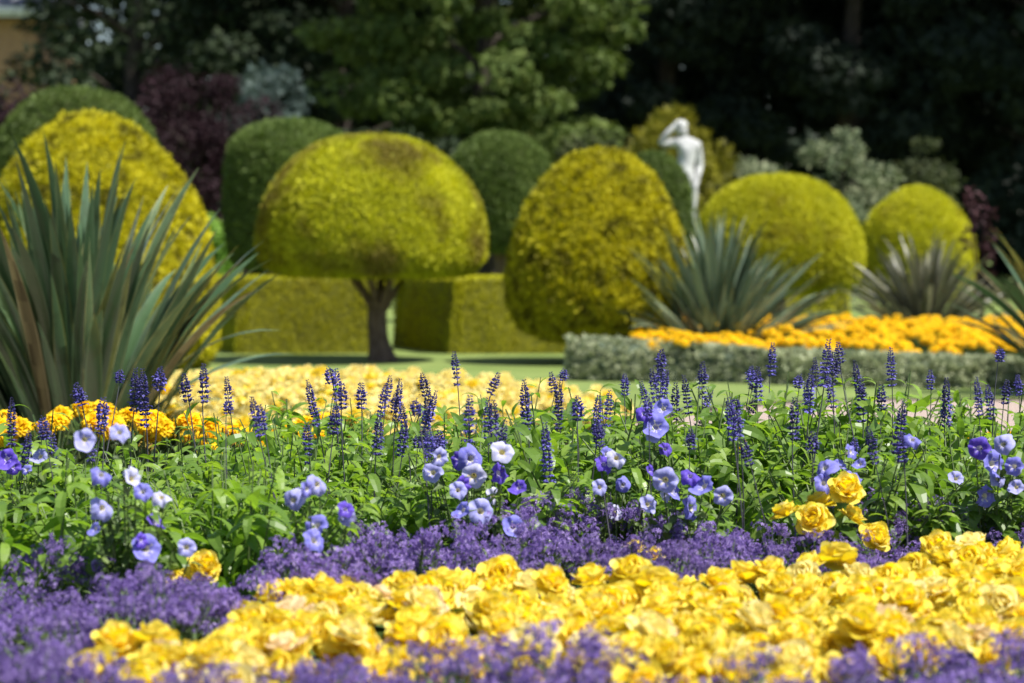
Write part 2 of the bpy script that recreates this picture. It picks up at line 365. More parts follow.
def clip_crown(prof, parent, mats, dens=900, sprig=1.0, seed=1, bump=0.04, name='crown', stretch=(1, 1), rag=0.35):
    C = revolve(prof); na = 44; n = len(C)
    a = np.linspace(0, 2 * PI, na, endpoint=False)
    V = np.stack([np.outer(C[:, 0], np.cos(a)), np.outer(C[:, 0], np.sin(a)), np.repeat(C[:, 1:2], na, 1)], -1).reshape(-1, 3)
    def warp(P, inset):
        rad = unit(np.c_[P[:, 0], P[:, 1], (P[:, 2] - C[:, 1].mean()) * 0.6])
        Q = P + rad * (lumps(P, seed, 3.2) * bump + lumps(P, seed + 1, 1.4) * bump * 1.1 - inset)[:, None]
        Q[:, 0] *= stretch[0]; Q[:, 1] *= stretch[1]; return Q
    F = np.array([(i * na + k, i * na + (k + 1) % na, (i + 1) * na + (k + 1) % na, (i + 1) * na + k) for i in range(n - 1) for k in range(na)])
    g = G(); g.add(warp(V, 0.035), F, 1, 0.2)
    seg = np.diff(C, axis=0); ln = np.linalg.norm(seg, axis=1); ar = 2 * PI * (C[1:, 0] + C[:-1, 0]) / 2 * ln
    N = int(ar.sum() * dens)
    s = rng.choice(len(ar), N, p=ar / ar.sum()); f = rng.random(N)
    r = C[s, 0] + seg[s, 0] * f; z = C[s, 1] + seg[s, 1] * f; t = rng.random(N) * 2 * PI
    P = np.c_[r * np.cos(t), r * np.sin(t), z]
    nr, nz = -seg[s, 1], seg[s, 0]                       # outward normal of a profile that runs top to bottom
    Nn = unit(np.c_[nr * np.cos(t), nr * np.sin(t), nz])
    if (Nn[:, 2] * (P[:, 2] - P[:, 2].mean())).mean() < 0: Nn = -Nn
    P2 = warp(P, 0.03)
    tg = unit(np.cross(Nn, randn(N))); D = unit(Nn * 0.55 + tg * 0.8 + randn(N, 0.25) + [0, 0, 0.15])
    sz = sprig * rng.uniform(0.6, 1.5, N) * (1 + rag * (rng.random(N) ** 6) * 2)
    tint = 0.5 + lumps(P, seed + 4, 7) * 0.20 + rng.normal(0, 0.13, N)
    scatter(g, SPRIG, P2, D, Nn + randn(N, 0.45), sz, tint, 0)
    return g.build(name, mats, parent)
def trunk_tree(parent, base_r, h, top_r, mat, branches=0, spread=0.5, bend=0.06, name='trunk', x0=0.0, crotch=False):
    g = G(); z = np.linspace(-0.05, h, 8); t = z / h
    rr = base_r * (1 + 0.55 * np.exp(-np.clip(z, 0, None) * 9)) * (1 - t) + top_r * t
    px = x0 - bend * np.sin(t * 3.0)
    V, F = tube(np.c_[px, 0 * z, z], rr, 12); V = V + randn(len(V), base_r * 0.05); g.add(V, F)
    for b in range(branches):
        a = 2 * PI * b / branches + rng.uniform(-.3, .3)
        q = np.linspace(0, 1, 5); st = h * 0.60
        P = np.c_[px[5] + spread * q * math.cos(a), spread * q * math.sin(a), st + (h * (1.75 if crotch else 1.2) - st) * q ** 0.8]
        g.add(*tube(P, top_r * 0.5 * (1 - 0.5 * q), 7))
    return g.build(name, mat, parent, smooth=True)
def topiary(px, d, prof, label, mats, name='topiary_tree', cat='topiary', trunk=None, **kw):
    th = thing(name, label, cat, (X_at(px, d), d, 0), 0 if trunk and 'x0' in trunk else rng.uniform(0, 6))
    clip_crown(prof, th, mats, **kw)
    tk = trunk or dict(base_r=0.13, h=0.5, top_r=0.10)
    trunk_tree(th, mat=M['bark'], **tk)
    return th
GOLDM = [M['gold_yew'], M['gold_core']]; GREENM = [M['green_yew'], M['core']]; AMB = [M['amber_yew'], M['gold_core']]
# mushroom: crown 236 px wide, underside at 278, top at 128
topiary(371, 23.9, [(0, 2.26), (0.38, 2.22), (0.72, 2.05), (0.98, 1.77), (1.11, 1.47), (1.15, 1.16), (1.10, 0.97), (0.94, 0.87), (0.5, 0.84), (0.08, 0.86)],
        'wide golden mushroom-shaped topiary on a bare brown trunk', [M['gold_yew'], M['gold_core']], dens=4800, sprig=0.55, seed=3, bump=0.013,
        trunk=dict(x0=0.115, base_r=0.105, h=0.70, top_r=0.085, branches=7, spread=0.62, bend=0.05, crotch=True))
topiary(597, 23.6, [(0, 2.12), (0.28, 2.06), (0.55, 1.83), (0.73, 1.52), (0.86, 1.13), (0.90, 0.82), (0.86, 0.52), (0.72, 0.32), (0.45, 0.24), (0.05, 0.22)],
        'golden egg-shaped topiary with amber flecks behind the cream flower bed', AMB, dens=3800, sprig=0.66, rag=0.5, seed=12, bump=0.035)
topiary(92, 22.8, [(0, 2.38), (0.25, 2.32), (0.6, 2.04), (0.9, 1.62), (1.08, 1.1), (1.18, 0.6), (1.2, 0.25), (1.12, 0.05), (0.9, 0.0)],
        'golden cone topiary behind the largest sword-leaved clump', AMB, dens=3800, sprig=0.66, rag=0.5, seed=21, bump=0.05)
topiary(778, 30.5, [(0, 2.06), (0.45, 1.97), (0.84, 1.70), (1.05, 1.32), (1.09, 0.98), (0.95, 0.66), (0.6, 0.55), (0.1, 0.53)],
        'smooth round golden ball topiary right of the statue', [M['lime_yew'], M['gold_core']], dens=3600, sprig=0.62, seed=31, bump=0.02, trunk=dict(base_r=0.12, h=0.7, top_r=0.1))
topiary(918, 34, [(0, 1.99), (0.25, 1.92), (0.52, 1.72), (0.72, 1.45), (0.82, 1.15), (0.84, 0.75), (0.7, 0.4), (0.1, 0.36)],
        'small golden dome topiary behind the bronze sword-leaved clump', [M['lime_yew'], M['gold_core']], dens=3200, sprig=0.65, seed=41, bump=0.03)
topiary(78, 32, [(0, 3.2), (0.5, 3.11), (0.9, 2.78), (1.12, 2.25), (1.2, 1.5), (1.2, 0.6), (1.1, 0.1)],
        'tall dark green dome topiary behind the golden cone', GREENM, dens=1800, sprig=0.85, seed=51, bump=0.03)
topiary(290, 33, [(0, 2.86), (0.42, 2.80), (0.76, 2.58), (0.89, 2.22), (0.90, 1.7), (0.86, 1.1), (0.7, 0.85), (0.1, 0.82)],
        'dark green domed topiary peeping out left of the golden mushroom', GREENM, dens=2000, sprig=0.85, seed=61, bump=0.02, trunk=dict(base_r=0.12, h=0.95, top_r=0.1))
topiary(500, 36, [(0, 2.85), (0.35, 2.79), (0.65, 2.52), (0.8, 2.1), (0.8, 1.55), (0.66, 1.12), (0.1, 1.05)],
        'dark green dome topiary on a pale trunk between the two golden crowns', GREENM, dens=2000, sprig=0.85, seed=71, bump=0.025, trunk=dict(base_r=0.12, h=1.15, top_r=0.1))
topiary(652, 33, [(0, 2.42), (0.2, 2.37), (0.45, 2.1), (0.55, 1.7), (0.55, 0.9), (0.4, 0.3), (0.1, 0.2)],
        'small green topiary cone beside the statue', GREENM, dens=2000, sprig=0.85, seed=81, bump=0.02)

def hedge(name, foot, h, label, mats, cat='hedge', dens=1100, batter=0.07, sprig=1.0, seed=1, bump=0.02, T=SPRIG, top_round=0.03, group=None, slope=0.0):
    """A clipped hedge standing on the polygon FOOT (counter-clockwise)."""
    P = np.array(foot, float); c = P.mean(0); g = G(); n = len(P)
    # refine the outline
    Q = []
    for i in range(n):
        a, b = P[i], P[(i + 1) % n]; m = max(1, int(np.linalg.norm(b - a) / 0.12))
        Q += [a + (b - a) * k / m for k in range(m)]
    Q = np.array(Q); m = len(Q)
    d = unit(np.roll(Q, -1, 0) - np.roll(Q, 1, 0)); nrm = np.stack([d[:, 1], -d[:, 0]], -1)
    rows = [(0, 0.0), (h * .25, batter * .25), (h * .5, batter * .5), (h * .75, batter * .75), (h - top_round, batter), (h, batter + top_round)]
    V = np.concatenate([np.c_[Q - nrm * ins, np.full(m, z)] for z, ins in rows])
    V[:, :2] -= np.tile(nrm, (len(rows), 1)) * (lumps(V, seed, 3.5) * bump)[:, None]
    F = [(r * m + k, r * m + (k + 1) % m, (r + 1) * m + (k + 1) % m, (r + 1) * m + k) for r in range(len(rows) - 1) for k in range(m)]
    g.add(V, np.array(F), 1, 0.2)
    top = Q - nrm * (batter + top_round)
    g.add(np.r_[np.c_[top, np.full(m, h)], [[c[0], c[1], h]]], np.array([(k, (k + 1) % m, m) for k in range(m)]), 1, 0.2)
    PP, NN = [], []
    for k in range(m):                                   # sides
        a, b = Q[k], Q[(k + 1) % m]; ln = np.linalg.norm(b - a); cnt = rng.poisson(ln * h * dens)
        f, z = rng.random(cnt), rng.random(cnt) * h
        xy = a + (b - a) * f[:, None] - nrm[k] * (batter * z / h)[:, None]
        PP.append(np.c_[xy, z]); NN.append(np.tile([nrm[k, 0], nrm[k, 1], 0.15], (cnt, 1)))
    lo, hi = top.min(0), top.max(0); cnt = int((hi - lo).prod() * dens * 1.2)
    xy = lo + (hi - lo) * rng.random((cnt, 2)); ok = np.zeros(cnt, bool)
    for k in range(m):
        (x1, y1), (x2, y2) = top[k], top[(k + 1) % m]
        cr = ((y1 > xy[:, 1]) != (y2 > xy[:, 1])) & (xy[:, 0] < (x2 - x1) * (xy[:, 1] - y1) / (y2 - y1 + 1e-12) + x1); ok ^= cr
    xy = xy[ok]; PP.append(np.c_[xy, np.full(len(xy), h)]); NN.append(np.tile([0, 0, 1.0], (len(xy), 1)))
    PP = np.concatenate(PP); NN = np.concatenate(NN); N = len(PP)
    PP = PP - NN * 0.012 - NN * (lumps(PP, seed, 3.5) * bump)[:, None] * (NN[:, 2:3] < 0.5)
    tg = unit(np.cross(NN, randn(N)))
    scatter(g, T, PP, unit(NN * 0.6 + tg * 0.75 + randn(N, 0.25) + [0, 0, 0.15]), NN + randn(N, 0.5), sprig * rng.uniform(0.6, 1.4, N),
            0.5 + lumps(PP, seed + 2, 5) * 0.22 + rng.normal(0, 0.2, N), 0)
    V0 = np.array([c[0], c[1], 0])
    for i in range(len(g.V)):
        g.V[i] = g.V[i] - V0
        if slope: g.V[i][:, 2] *= 1 - slope * (g.V[i][:, 0] + c[0] - P[:, 0].min())
    o = g.build(name, mats); o.location = V0
    return tag(o, label, cat, group)
A = lambda px, d: (X_at(px, d), d)
LIME = [M['lime_yew'], M['gold_core']]
hedge('clipped_hedge', [A(235, 25.5), A(385, 25.6), A(388, 27.2), A(206, 27.4)], 0.80, 'low square golden hedge behind the mushroom topiary, left of its trunk', LIME, dens=4200, sprig=0.52, seed=4)
hedge('clipped_hedge', [A(394, 27.5), A(449, 25.5), A(590, 25.6), A(590, 27.4)], 0.80, 'low square golden hedge between the mushroom trunk and the egg-shaped topiary', LIME, dens=4200, sprig=0.52, seed=8)
hedge('clipped_hedge', [A(770, 32.5), A(850, 32.6), A(850, 33.6), A(770, 33.6)], 0.55, 'low golden hedge under the round ball topiary', LIME, dens=900, seed=9)
SANT = join(quad(0.055, 0.012), rot(quad(0.05, 0.012), 'z', 0.4), rot(quad(0.05, 0.012), 'x', 0.5))
SM = [M['santolina'], M['sant_core']]
hedge('santolina_hedge', [A(568, 20.5), A(680, 20.25), A(775, 19.95), A(775, 20.6), A(680, 20.9), A(570, 21.1)], 0.335,
      'low grey-green clipped edging hedge with a square end beside the egg-shaped topiary', SM, dens=2000, seed=14, T=SANT, bump=0.05, top_round=0.09, sprig=1.1, slope=0.14)
hedge('santolina_hedge', [A(776, 19.95), A(860, 19.6), A(960, 19.4), A(1090, 19.2), A(1090, 19.9), A(960, 20.0), A(860, 20.1), A(777, 20.5)], 0.22,
      'looser pale grey edging hedge in front of the orange marigolds', SM, dens=1800, seed=15, T=SANT, bump=0.08, top_round=0.09, sprig=1.5, slope=0.08)

# ------------------------------------------------------------------ sword-leaved clumps
def sword(g, base, az, tilt, L, W, curve, tint, twist=0.0, mat=0):
    n = 12; t = np.linspace(0, 1, n + 1)
    ang = tilt + curve * t ** 2.2
    dr, dz = np.sin(ang), np.cos(ang)
    r = np.concatenate([[0], np.cumsum((dr[1:] + dr[:-1]) / 2 * L / n)]); z = np.concatenate([[0], np.cumsum((dz[1:] + dz[:-1]) / 2 * L / n)])
    w = W * np.where(t < 0.55, 0.62 + 0.38 * np.sin(PI / 2 * t / 0.55), np.clip(1 - ((t - 0.55) / 0.45) ** 1.8, 0.02, 1)) / 2
    fold = 0.9 * np.clip(1 - t * 1.15, 0.12, 1)
    rad = np.array([math.cos(az), math.sin(az), 0]); side = np.array([-math.sin(az), math.cos(az), 0])
    V = []
    for i in range(n + 1):
        c = np.array(base) + rad * r[i] + np.array([0, 0, z[i]])
        nn = -rad * dz[i] + np.array([0, 0, dr[i]])
        ct, st_ = math.cos(twist * t[i]), math.sin(twist * t[i])
        s2 = side * ct + nn * st_; n2 = nn * ct - side * st_
        for k in (-1, -0.84, 0, 0.84, 1):
            V.append(c + s2 * w[i] * k * math.cos(fold[i] * 0.8) + n2 * abs(k) * w[i] * math.sin(fold[i] * 0.8))
    F, T = [], []
    for i in range(n):
        for k in range(4):
            b = 5 * i + k; F.append((b, b + 1, b + 6, b + 5)); T.append(tint + (0.35 if k in (0, 3) else 0.0) - 0.04 * (k == 1))
    if mat: T = list(np.array(T) + rng.normal(0, .2, len(T)))
    g.add(np.array(V), np.array(F), mat, np.array(T))
def phormium(px, d, n, Lr, label, mat, spread=1.05, W=0.07, extra=(), seed=0, base_r=0.22, dead=0.06):
    global rng
    keep = rng; rng = np.random.default_rng(seed)
    th = thing('sword_leaf_clump', label, 'plant', (X_at(px, d), d, 0))
    g = G()
    for i in range(n):
        a = rng.uniform(0, 2 * PI); u = rng.random()
        tilt = 0.04 + spread * 0.62 * u ** 0.9
        b = (base_r * math.cos(a) * u * rng.uniform(.4, 1), base_r * math.sin(a) * u * rng.uniform(.4, 1), -0.02)
        sword(g, b, a + rng.normal(0, 0.25), tilt, rng.uniform(*Lr) * (1 - 0.18 * u), W * rng.uniform(0.75, 1.15), rng.uniform(0.05, 0.55) + 0.4 * u * rng.random(),
              rng.normal(0.4, 0.26), rng.normal(0, 0.6), int(u > 0.55 and rng.random() < dead * 2))
    for (a, tilt, L, curve) in extra: sword(g, (0.1 * math.cos(a), 0.1 * math.sin(a), 0.02), a, tilt, L, W, curve, 0.62, 0.25)
    g.build('leaves', [mat, M['dead_leaf']], th, smooth=True)
    rng = keep
    return th
phormium(76, 12.4, 165, (1.2, 1.80), 'largest grey-green sword-leaved clump, behind the orange marigold row', M['phormium'], seed=5, W=0.086, base_r=0.38, spread=0.74, dead=0.02,
         extra=[(-0.1, 0.62, 1.25, 1.05), (0.15, 0.8, 1.2, 0.85), (-0.3, 0.5, 1.2, 0.6), (0.25, 0.62, 1.35, 0.35), (2.9, 0.5, 1.3, 0.5), (-0.5, 0.95, 0.95, 0.7), (-0.05, 0.52, 1.45, 0.4)])
phormium(718, 23.0, 340, (1.0, 1.62), 'grey sword-leaved clump in front of the golden ball topiary', M['phormium_grey'], seed=6, spread=1.75, W=0.06)
phormium(925, 28.6, 230, (1.05, 1.45), 'bronze-striped sword-leaved clump in front of the small golden dome', M['phormium_bronze'], seed=7, spread=1.85, W=0.06)
phormium(1085, 18.6, 90, (1.1, 1.6), 'sword-leaved clump leaning in beside the end of the pale edging hedge', M['phormium'], seed=9, spread=1.2, W=0.09,
         extra=[(2.9, 0.85, 1.15, 0.7), (3.3, 0.55, 1.3, 0.4), (3.0, 0.35, 1.4, 0.25), (3.5, 0.95, 1.0, 0.9)])

# ------------------------------------------------------------------ trees and shrubs behind
def leaf_cloud(g, centres, radii, per, size, tint_s=0.2, flat=0.7, droop=0.0, T=None, outward=0.7, mat=0, jit=0.5):
    T = T or strip(1.0, 0.55, 2, 0.5, 0.3, 'ovate')
    for c, r in zip(centres, radii):
        n = int(per * rng.uniform(0.7, 1.3)); s = sphere_pts(n)
        P = np.array(c) + s * (r * rng.uniform(0.45, 1.1, n) ** 0.6)[:, None] * [1, 1, flat]
        D = unit(s * outward + randn(n, jit) + [0, 0, -droop])
        base = rng.normal(0.45, 0.14)
        scatter(g, T, P, D, s + randn(n, 0.5) + [0, 0, 0.4], size * rng.uniform(0.6, 1.4, n), base + rng.normal(0, tint_s, n), mat)
def tree(name, label, cat, x, d, crown, mat, trunk_r=0.25, n_cl=70, per=170, size=0.16, cl_r=0.6, flat=0.6, droop=0.2, bark='dark_bark', T=None, seed=0, group=None, shell=0.55):
    """crown = (centre height, half width, half height); clumps of leaves on limbs through the crown's volume."""
    global rng
    keep = rng; rng = np.random.default_rng(seed + 100)
    th = thing(name, label, cat, (x, d, 0), 0, group)
    cz, a, h = crown
    s = sphere_pts(n_cl); rr = rng.uniform(shell, 1.0, n_cl)[:, None]
    C = s * rr * [a, a, h]; C[:, 2] += cz
    C += (lumps(C, seed, 1.2) * 0.12 * a)[:, None] * s
    C[:, 2] = np.maximum(C[:, 2], 0.25)
    g = G(); leaf_cloud(g, C, rng.uniform(0.6, 1.3, n_cl) * cl_r, per, size, flat=flat, droop=droop, T=T)
    g.build('crown', mat, th)
    t = G(); top = cz + 0.5 * h; z = np.linspace(-0.1, top, 7)
    off = np.c_[0.05 * a * np.sin(z), 0.05 * a * np.cos(z * 1.3) - 0.05 * a, z]
    t.add(*tube(off, trunk_r * (1.25 - z / top * 1.05), 9))
    for i in rng.choice(n_cl, min(n_cl, 22), replace=False):
        zz = min(max(C[i, 2] - 0.35 * np.hypot(C[i, 0], C[i, 1]), 0.12 * top), top * 0.95)
        st = np.array([np.interp(zz, z, off[:, 0]), np.interp(zz, z, off[:, 1]), zz]); q = np.linspace(0, 1, 5)[:, None]
        P = st + (C[i] - st) * q; P[:, 2] += (0.08 * a * np.sin(q * PI))[:, 0]
        t.add(*tube(P, trunk_r * 0.32 * (1 - 0.8 * q[:, 0]), 6))
    t.build('trunk', M[bark], th, smooth=True)
    rng = keep
    return th
NEEDLE = join(quad(1.0, 0.16), rot(quad(0.8, 0.16), 'z', 0.5), rot(quad(0.8, 0.16), 'z', -0.5))
MAPLE = join(strip(1.0, 0.45, 2, 0.5, 0.3, 'ovate'), rot(strip(0.75, 0.34, 2, 0.5, 0.3, 'ovate'), 'z', 0.9), rot(strip(0.75, 0.34, 2, 0.5, 0.3, 'ovate'), 'z', -0.9))
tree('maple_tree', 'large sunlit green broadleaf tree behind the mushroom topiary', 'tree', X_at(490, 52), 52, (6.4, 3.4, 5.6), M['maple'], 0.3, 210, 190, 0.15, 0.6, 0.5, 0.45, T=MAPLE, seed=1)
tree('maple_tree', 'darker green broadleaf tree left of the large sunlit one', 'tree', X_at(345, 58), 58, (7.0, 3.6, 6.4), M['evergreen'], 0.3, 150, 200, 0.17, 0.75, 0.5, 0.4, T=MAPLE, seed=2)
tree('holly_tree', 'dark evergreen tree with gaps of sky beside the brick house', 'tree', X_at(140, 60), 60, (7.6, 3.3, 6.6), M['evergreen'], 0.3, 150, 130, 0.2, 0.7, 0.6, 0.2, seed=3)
tree('copper_beech', 'purple copper beech behind the green domed topiary', 'tree', X_at(187, 44), 44, (2.3, 1.6, 2.3), M['copper'], 0.12, 95, 230, 0.08, 0.42, 0.8, 0.2, seed=4, shell=0.35)
tree('copper_beech', 'low purple shrub under the brick house', 'shrub', X_at(5, 47), 47, (2.2, 1.1, 1.9), M['copper'], 0.1, 50, 140, 0.11, 0.4, 0.8, 0.2, seed=5)
tree('blue_cedar', 'blue-grey conifer between the copper beech and the mushroom topiary', 'tree', X_at(268, 48), 48, (2.7, 1.0, 1.9), M['blue_cedar'], 0.1, 45, 110, 0.12, 0.34, 0.8, -0.3, T=NEEDLE, seed=6)
tree('golden_conifer', 'olive-gold conifer directly behind the statue', 'tree', X_at(678, 43), 43, (2.0, 1.05, 1.75), M['gold_conifer'], 0.1, 60, 120, 0.13, 0.34, 1.0, -0.6, T=NEEDLE, seed=7)
tree('variegated_shrub', 'small pale variegated shrub behind the golden ball topiary', 'shrub', X_at(752, 43.5), 43.5, (1.7, 0.62, 1.15), M['variegated'], 0.06, 34, 110, 0.10, 0.3, 0.7, 0.0, seed=8)
tree('variegated_shrub', 'wide pale variegated shrub between the golden ball and the small golden dome', 'shrub', X_at(838, 43), 43, (1.65, 0.95, 1.5), M['variegated'], 0.08, 55, 110, 0.10, 0.32, 0.5, 0.0, seed=9)
tree('olive_shrub', 'dull olive shrub behind the small golden dome', 'shrub', X_at(915, 44), 44, (1.5, 0.9, 1.5), M['olive_shrub'], 0.08, 50, 110, 0.10, 0.35, 0.6, 0.0, seed=10)
tree('green_shrub', 'bright green low shrub in the gap left of the green dome topiary', 'shrub', X_at(212, 39), 39, (1.1, 0.5, 0.6), M['bright_shrub'], 0.05, 26, 110, 0.07, 0.22, 0.6, 0.0, seed=11)
tree('green_shrub', 'dark green shrub under the large sunlit tree', 'shrub', X_at(590, 47), 47, (1.7, 1.3, 1.7), M['olive_shrub'], 0.08, 60, 120, 0.11, 0.4, 0.6, 0.0, seed=12)
tree('laurel_shrub', 'dark laurel shrub between the mushroom topiary and the sunlit tree', 'shrub', X_at(420, 45), 45, (1.6, 1.2, 1.6), M['evergreen'], 0.08, 60, 120, 0.12, 0.4, 0.6, 0.1, seed=17)
dark = [(668, 60, 'slim dark conifer left of the statue, under the frame of the wood'), (760, 62, 'dark conifer above the pale variegated shrubs'), (850, 58, 'broad dark conifer above the wide variegated shrub'),
        (945, 61, 'dark conifer above the small golden dome'), (1035, 57, 'dark conifer at the end of the wood above the leaning sword leaves')]
for i, (px, d, lab) in enumerate(dark):
    tree('dark_conifer', lab, 'tree', X_at(px, d), d, (8.0, 2.6, 8.0), M['conifer'], 0.3, 170, 200, 0.2, 0.75, 0.55, 0.7, T=NEEDLE, seed=20 + i, group='dark conifers behind the topiary')
# tall evergreens added beyond the right edge to shade the dark corner
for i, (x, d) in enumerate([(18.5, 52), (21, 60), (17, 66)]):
    tree('dark_conifer', 'tall dark conifer added beyond the right side of the garden to cast shade', 'tree', x, d, (10.5, 4.0, 10.5), M['conifer'], 0.4, 170, 150, 0.45, 1.2, 0.55, 0.7, T=NEEDLE, seed=30 + i, group='shade conifers added beyond the garden')
# the far wood, one mass
g = G(); cs, rs = [], []
for x in np.arange(-11.5, 26, 1.5):
    for z in np.arange(0.5, 15, 1.4):
        for y in (71, 74): cs.append((x + rng.normal(0, .5), y + rng.normal(0, .8), z + rng.normal(0, .5))); rs.append(1.35)
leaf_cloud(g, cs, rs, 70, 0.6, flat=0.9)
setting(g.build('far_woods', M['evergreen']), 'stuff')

# purple-leaved stem at the right, and the haze of purple foliage round it
th = thing('purple_plant', 'tall thin purple-leaved plant behind the bronze sword leaves', 'plant', (X_at(982, 30), 30, 0))
g = G(); cs = []
for i in range(6):
    a = rng.uniform(0, 6.3); top = np.array([0.16 * math.cos(a), 0.16 * math.sin(a), rng.uniform(1.1, 1.95)])
    q = np.linspace(0, 1, 5)[:, None]; g.add(*tube(top * q * [1, 1, 1], 0.012 * (1.3 - q[:, 0]), 5), 1, 0.4); cs += [top, top * 0.85, top * [1.2, 1.2, .7]]
leaf_cloud(g, cs, [0.06] * len(cs), 13, 0.07, flat=1.1, droop=0.2)
g.build('foliage', [M['purple_stem'], M['purple_stem']], th)

# ------------------------------------------------------------------ brick house in the corner
hx, hy = -13.9, 72
th = thing('brick_house', 'brick house with slate roof and white gutter behind the dark evergreen', 'house', (hx - 5, hy, 0))
def box(g, x0, x1, y0, y1, z0, z1, mat=0):
    V = [(x, y, z) for z in (z0, z1) for y in (y0, y1) for x in (x0, x1)]
    g.add(np.array(V, float), np.array([(0, 2, 3, 1), (4, 5, 7, 6), (0, 1, 5, 4), (2, 6, 7, 3), (0, 4, 6, 2), (1, 3, 7, 5)]), mat)
g = G(); box(g, -5, 4.8, 0, 8, 0, 7.85); g.build('wall', M['brick'], th)
g = G(); box(g, -5.35, 5.15, -0.62, -0.50, 7.86, 8.12); box(g, -5.35, 5.15, -0.74, -0.622, 7.98, 8.14); g.build('gutter', M['white_paint'], th)
g = G(); V = np.array([(-5.3, -0.5, 8.1), (5.1, -0.5, 8.1), (5.1, 8.5, 8.1), (-5.3, 8.5, 8.1), (-3.5, 4, 11.4), (3.3, 4, 11.4)])
g.add(V, np.array([(0, 1, 5, 4), (2, 3, 4, 5)])); g.add(V, np.array([(1, 2, 5), (3, 0, 4)])); g.add(V - [0, 0, 0.2], np.array([(3, 2, 1, 0)])); g.build('roof', M['slate'], th)
for zz in (1.2, 4.6):
    for xx in (-3.6, -0.6, 2.3):
        f = G(); box(f, xx, xx + 1.2, -0.06, 0.05, zz, zz + 1.5); wnd = f.build('window', M['white_paint'], th)
        p = G(); box(p, xx + 0.1, xx + 0.57, -0.08, -0.061, zz + 0.1, zz + 1.4); box(p, xx + 0.63, xx + 1.1, -0.08, -0.061, zz + 0.1, zz + 1.4); p.build('pane', M['glass'], wnd)

# ------------------------------------------------------------------ statue on its pedestal
SD = 36.0
sx = X_at(683, SD); PED_H = 1.13
th = thing('pedestal', 'stone pedestal under the white marble statue', 'pedestal', (sx, SD, 0))
g = G(); box(g, -0.42, 0.42, -0.42, 0.42, 0, 0.22); g.build('plinth', M['stone'], th)
g = G(); box(g, -0.32, 0.32, -0.32, 0.32, 0.22, 0.95); g.build('shaft', M['stone'], th)
g = G(); box(g, -0.36, 0.36, -0.36, 0.36, 0.95, 1.01); box(g, -0.40, 0.40, -0.40, 0.40, 1.01, 1.085); g.build('cap', M['stone'], th)
def skin_body(name, joints, bones, parent, mat, sub=2, root=0):
    me = bpy.data.meshes.new(name); keys = list(joints)
    me.from_pydata([joints[k][0] for k in keys], [(keys.index(a), keys.index(b)) for a, b in bones], [])
    o = link(name, me, parent)
    o.modifiers.new('skin', 'SKIN'); o.modifiers['skin'].use_smooth_shade = True
    sv = me.skin_vertices[0].data
    for i, k in enumerate(keys):
        r = joints[k][1]; sv[i].radius = (r, r) if np.isscalar(r) else r
        sv[i].use_root = (i == root)
    ss = o.modifiers.new('sub', 'SUBSURF'); ss.levels = sub; ss.render_levels = sub
    dg = bpy.context.evaluated_depsgraph_get(); dg.update()
    m2 = bpy.data.meshes.new_from_object(o.evaluated_get(dg))
    o.modifiers.clear(); o.data = m2; m2.materials.clear(); m2.materials.append(mat)
    for p in m2.polygons: p.use_smooth = True
    return o
st = thing('marble_statue', 'white marble nude statue with one arm raised to its head, standing above the hedges', 'statue', (sx, SD, PED_H)); st.scale = (1.2, 1.2, 1.15)
J = {'pelvis': ((0.0, 0, 0.86), (0.185, 0.135)), 'belly': ((0.01, 0, 0.98), (0.165, 0.12)), 'waist': ((0.035, 0, 1.07), (0.15, 0.11)), 'chest': ((0.055, 0.0, 1.22), (0.155, 0.12)),
     'shoulders': ((0.05, 0.0, 1.33), (0.12, 0.09)), 'neck': ((0.015, -0.01, 1.41), 0.055), 'head': ((-0.03, -0.02, 1.49), (0.082, 0.09)), 'crown': ((-0.045, -0.01, 1.575), (0.075, 0.08)),
     'shL': ((-0.08, -0.01, 1.345), 0.07), 'elL': ((-0.30, -0.06, 1.32), 0.048), 'frL': ((-0.20, -0.09, 1.46), 0.04), 'wrL': ((-0.125, -0.08, 1.54), 0.03), 'haL': ((-0.08, -0.06, 1.59), 0.034),
     'shR': ((0.17, 0.0, 1.30), 0.07), 'elR': ((0.20, 0.04, 1.03), 0.06), 'wrR': ((0.165, -0.06, 0.86), 0.036), 'haR': ((0.15, -0.12, 0.76), 0.036),
     'hipL': ((-0.085, 0, 0.78), 0.115), 'thL': ((-0.06, -0.03, 0.62), 0.10), 'knL': ((-0.005, -0.07, 0.44), 0.068), 'caL': ((0.0, -0.01, 0.31), 0.062), 'anL': ((0.0, 0.03, 0.08), 0.040), 'toL': ((-0.06, -0.09, 0.03), 0.035),
     'hipR': ((0.085, 0, 0.78), 0.115), 'thR': ((0.09, 0.0, 0.62), 0.10), 'knR': ((0.085, 0.0, 0.44), 0.068), 'caR': ((0.085, 0.03, 0.31), 0.062), 'anR': ((0.07, 0.03, 0.08), 0.042), 'toR': ((0.04, -0.10, 0.03), 0.036)}
B = [('pelvis', 'belly'), ('belly', 'waist'), ('waist', 'chest'), ('chest', 'shoulders'), ('shoulders', 'neck'), ('neck', 'head'), ('head', 'crown'), ('shoulders', 'shL'), ('shL', 'elL'), ('elL', 'frL'), ('frL', 'wrL'), ('wrL', 'haL'),
     ('shoulders', 'shR'), ('shR', 'elR'), ('elR', 'wrR'), ('wrR', 'haR'), ('pelvis', 'hipL'), ('hipL', 'thL'), ('thL', 'knL'), ('knL', 'caL'), ('caL', 'anL'), ('anL', 'toL'),
     ('pelvis', 'hipR'), ('hipR', 'thR'), ('thR', 'knR'), ('knR', 'caR'), ('caR', 'anR'), ('anR', 'toR')]
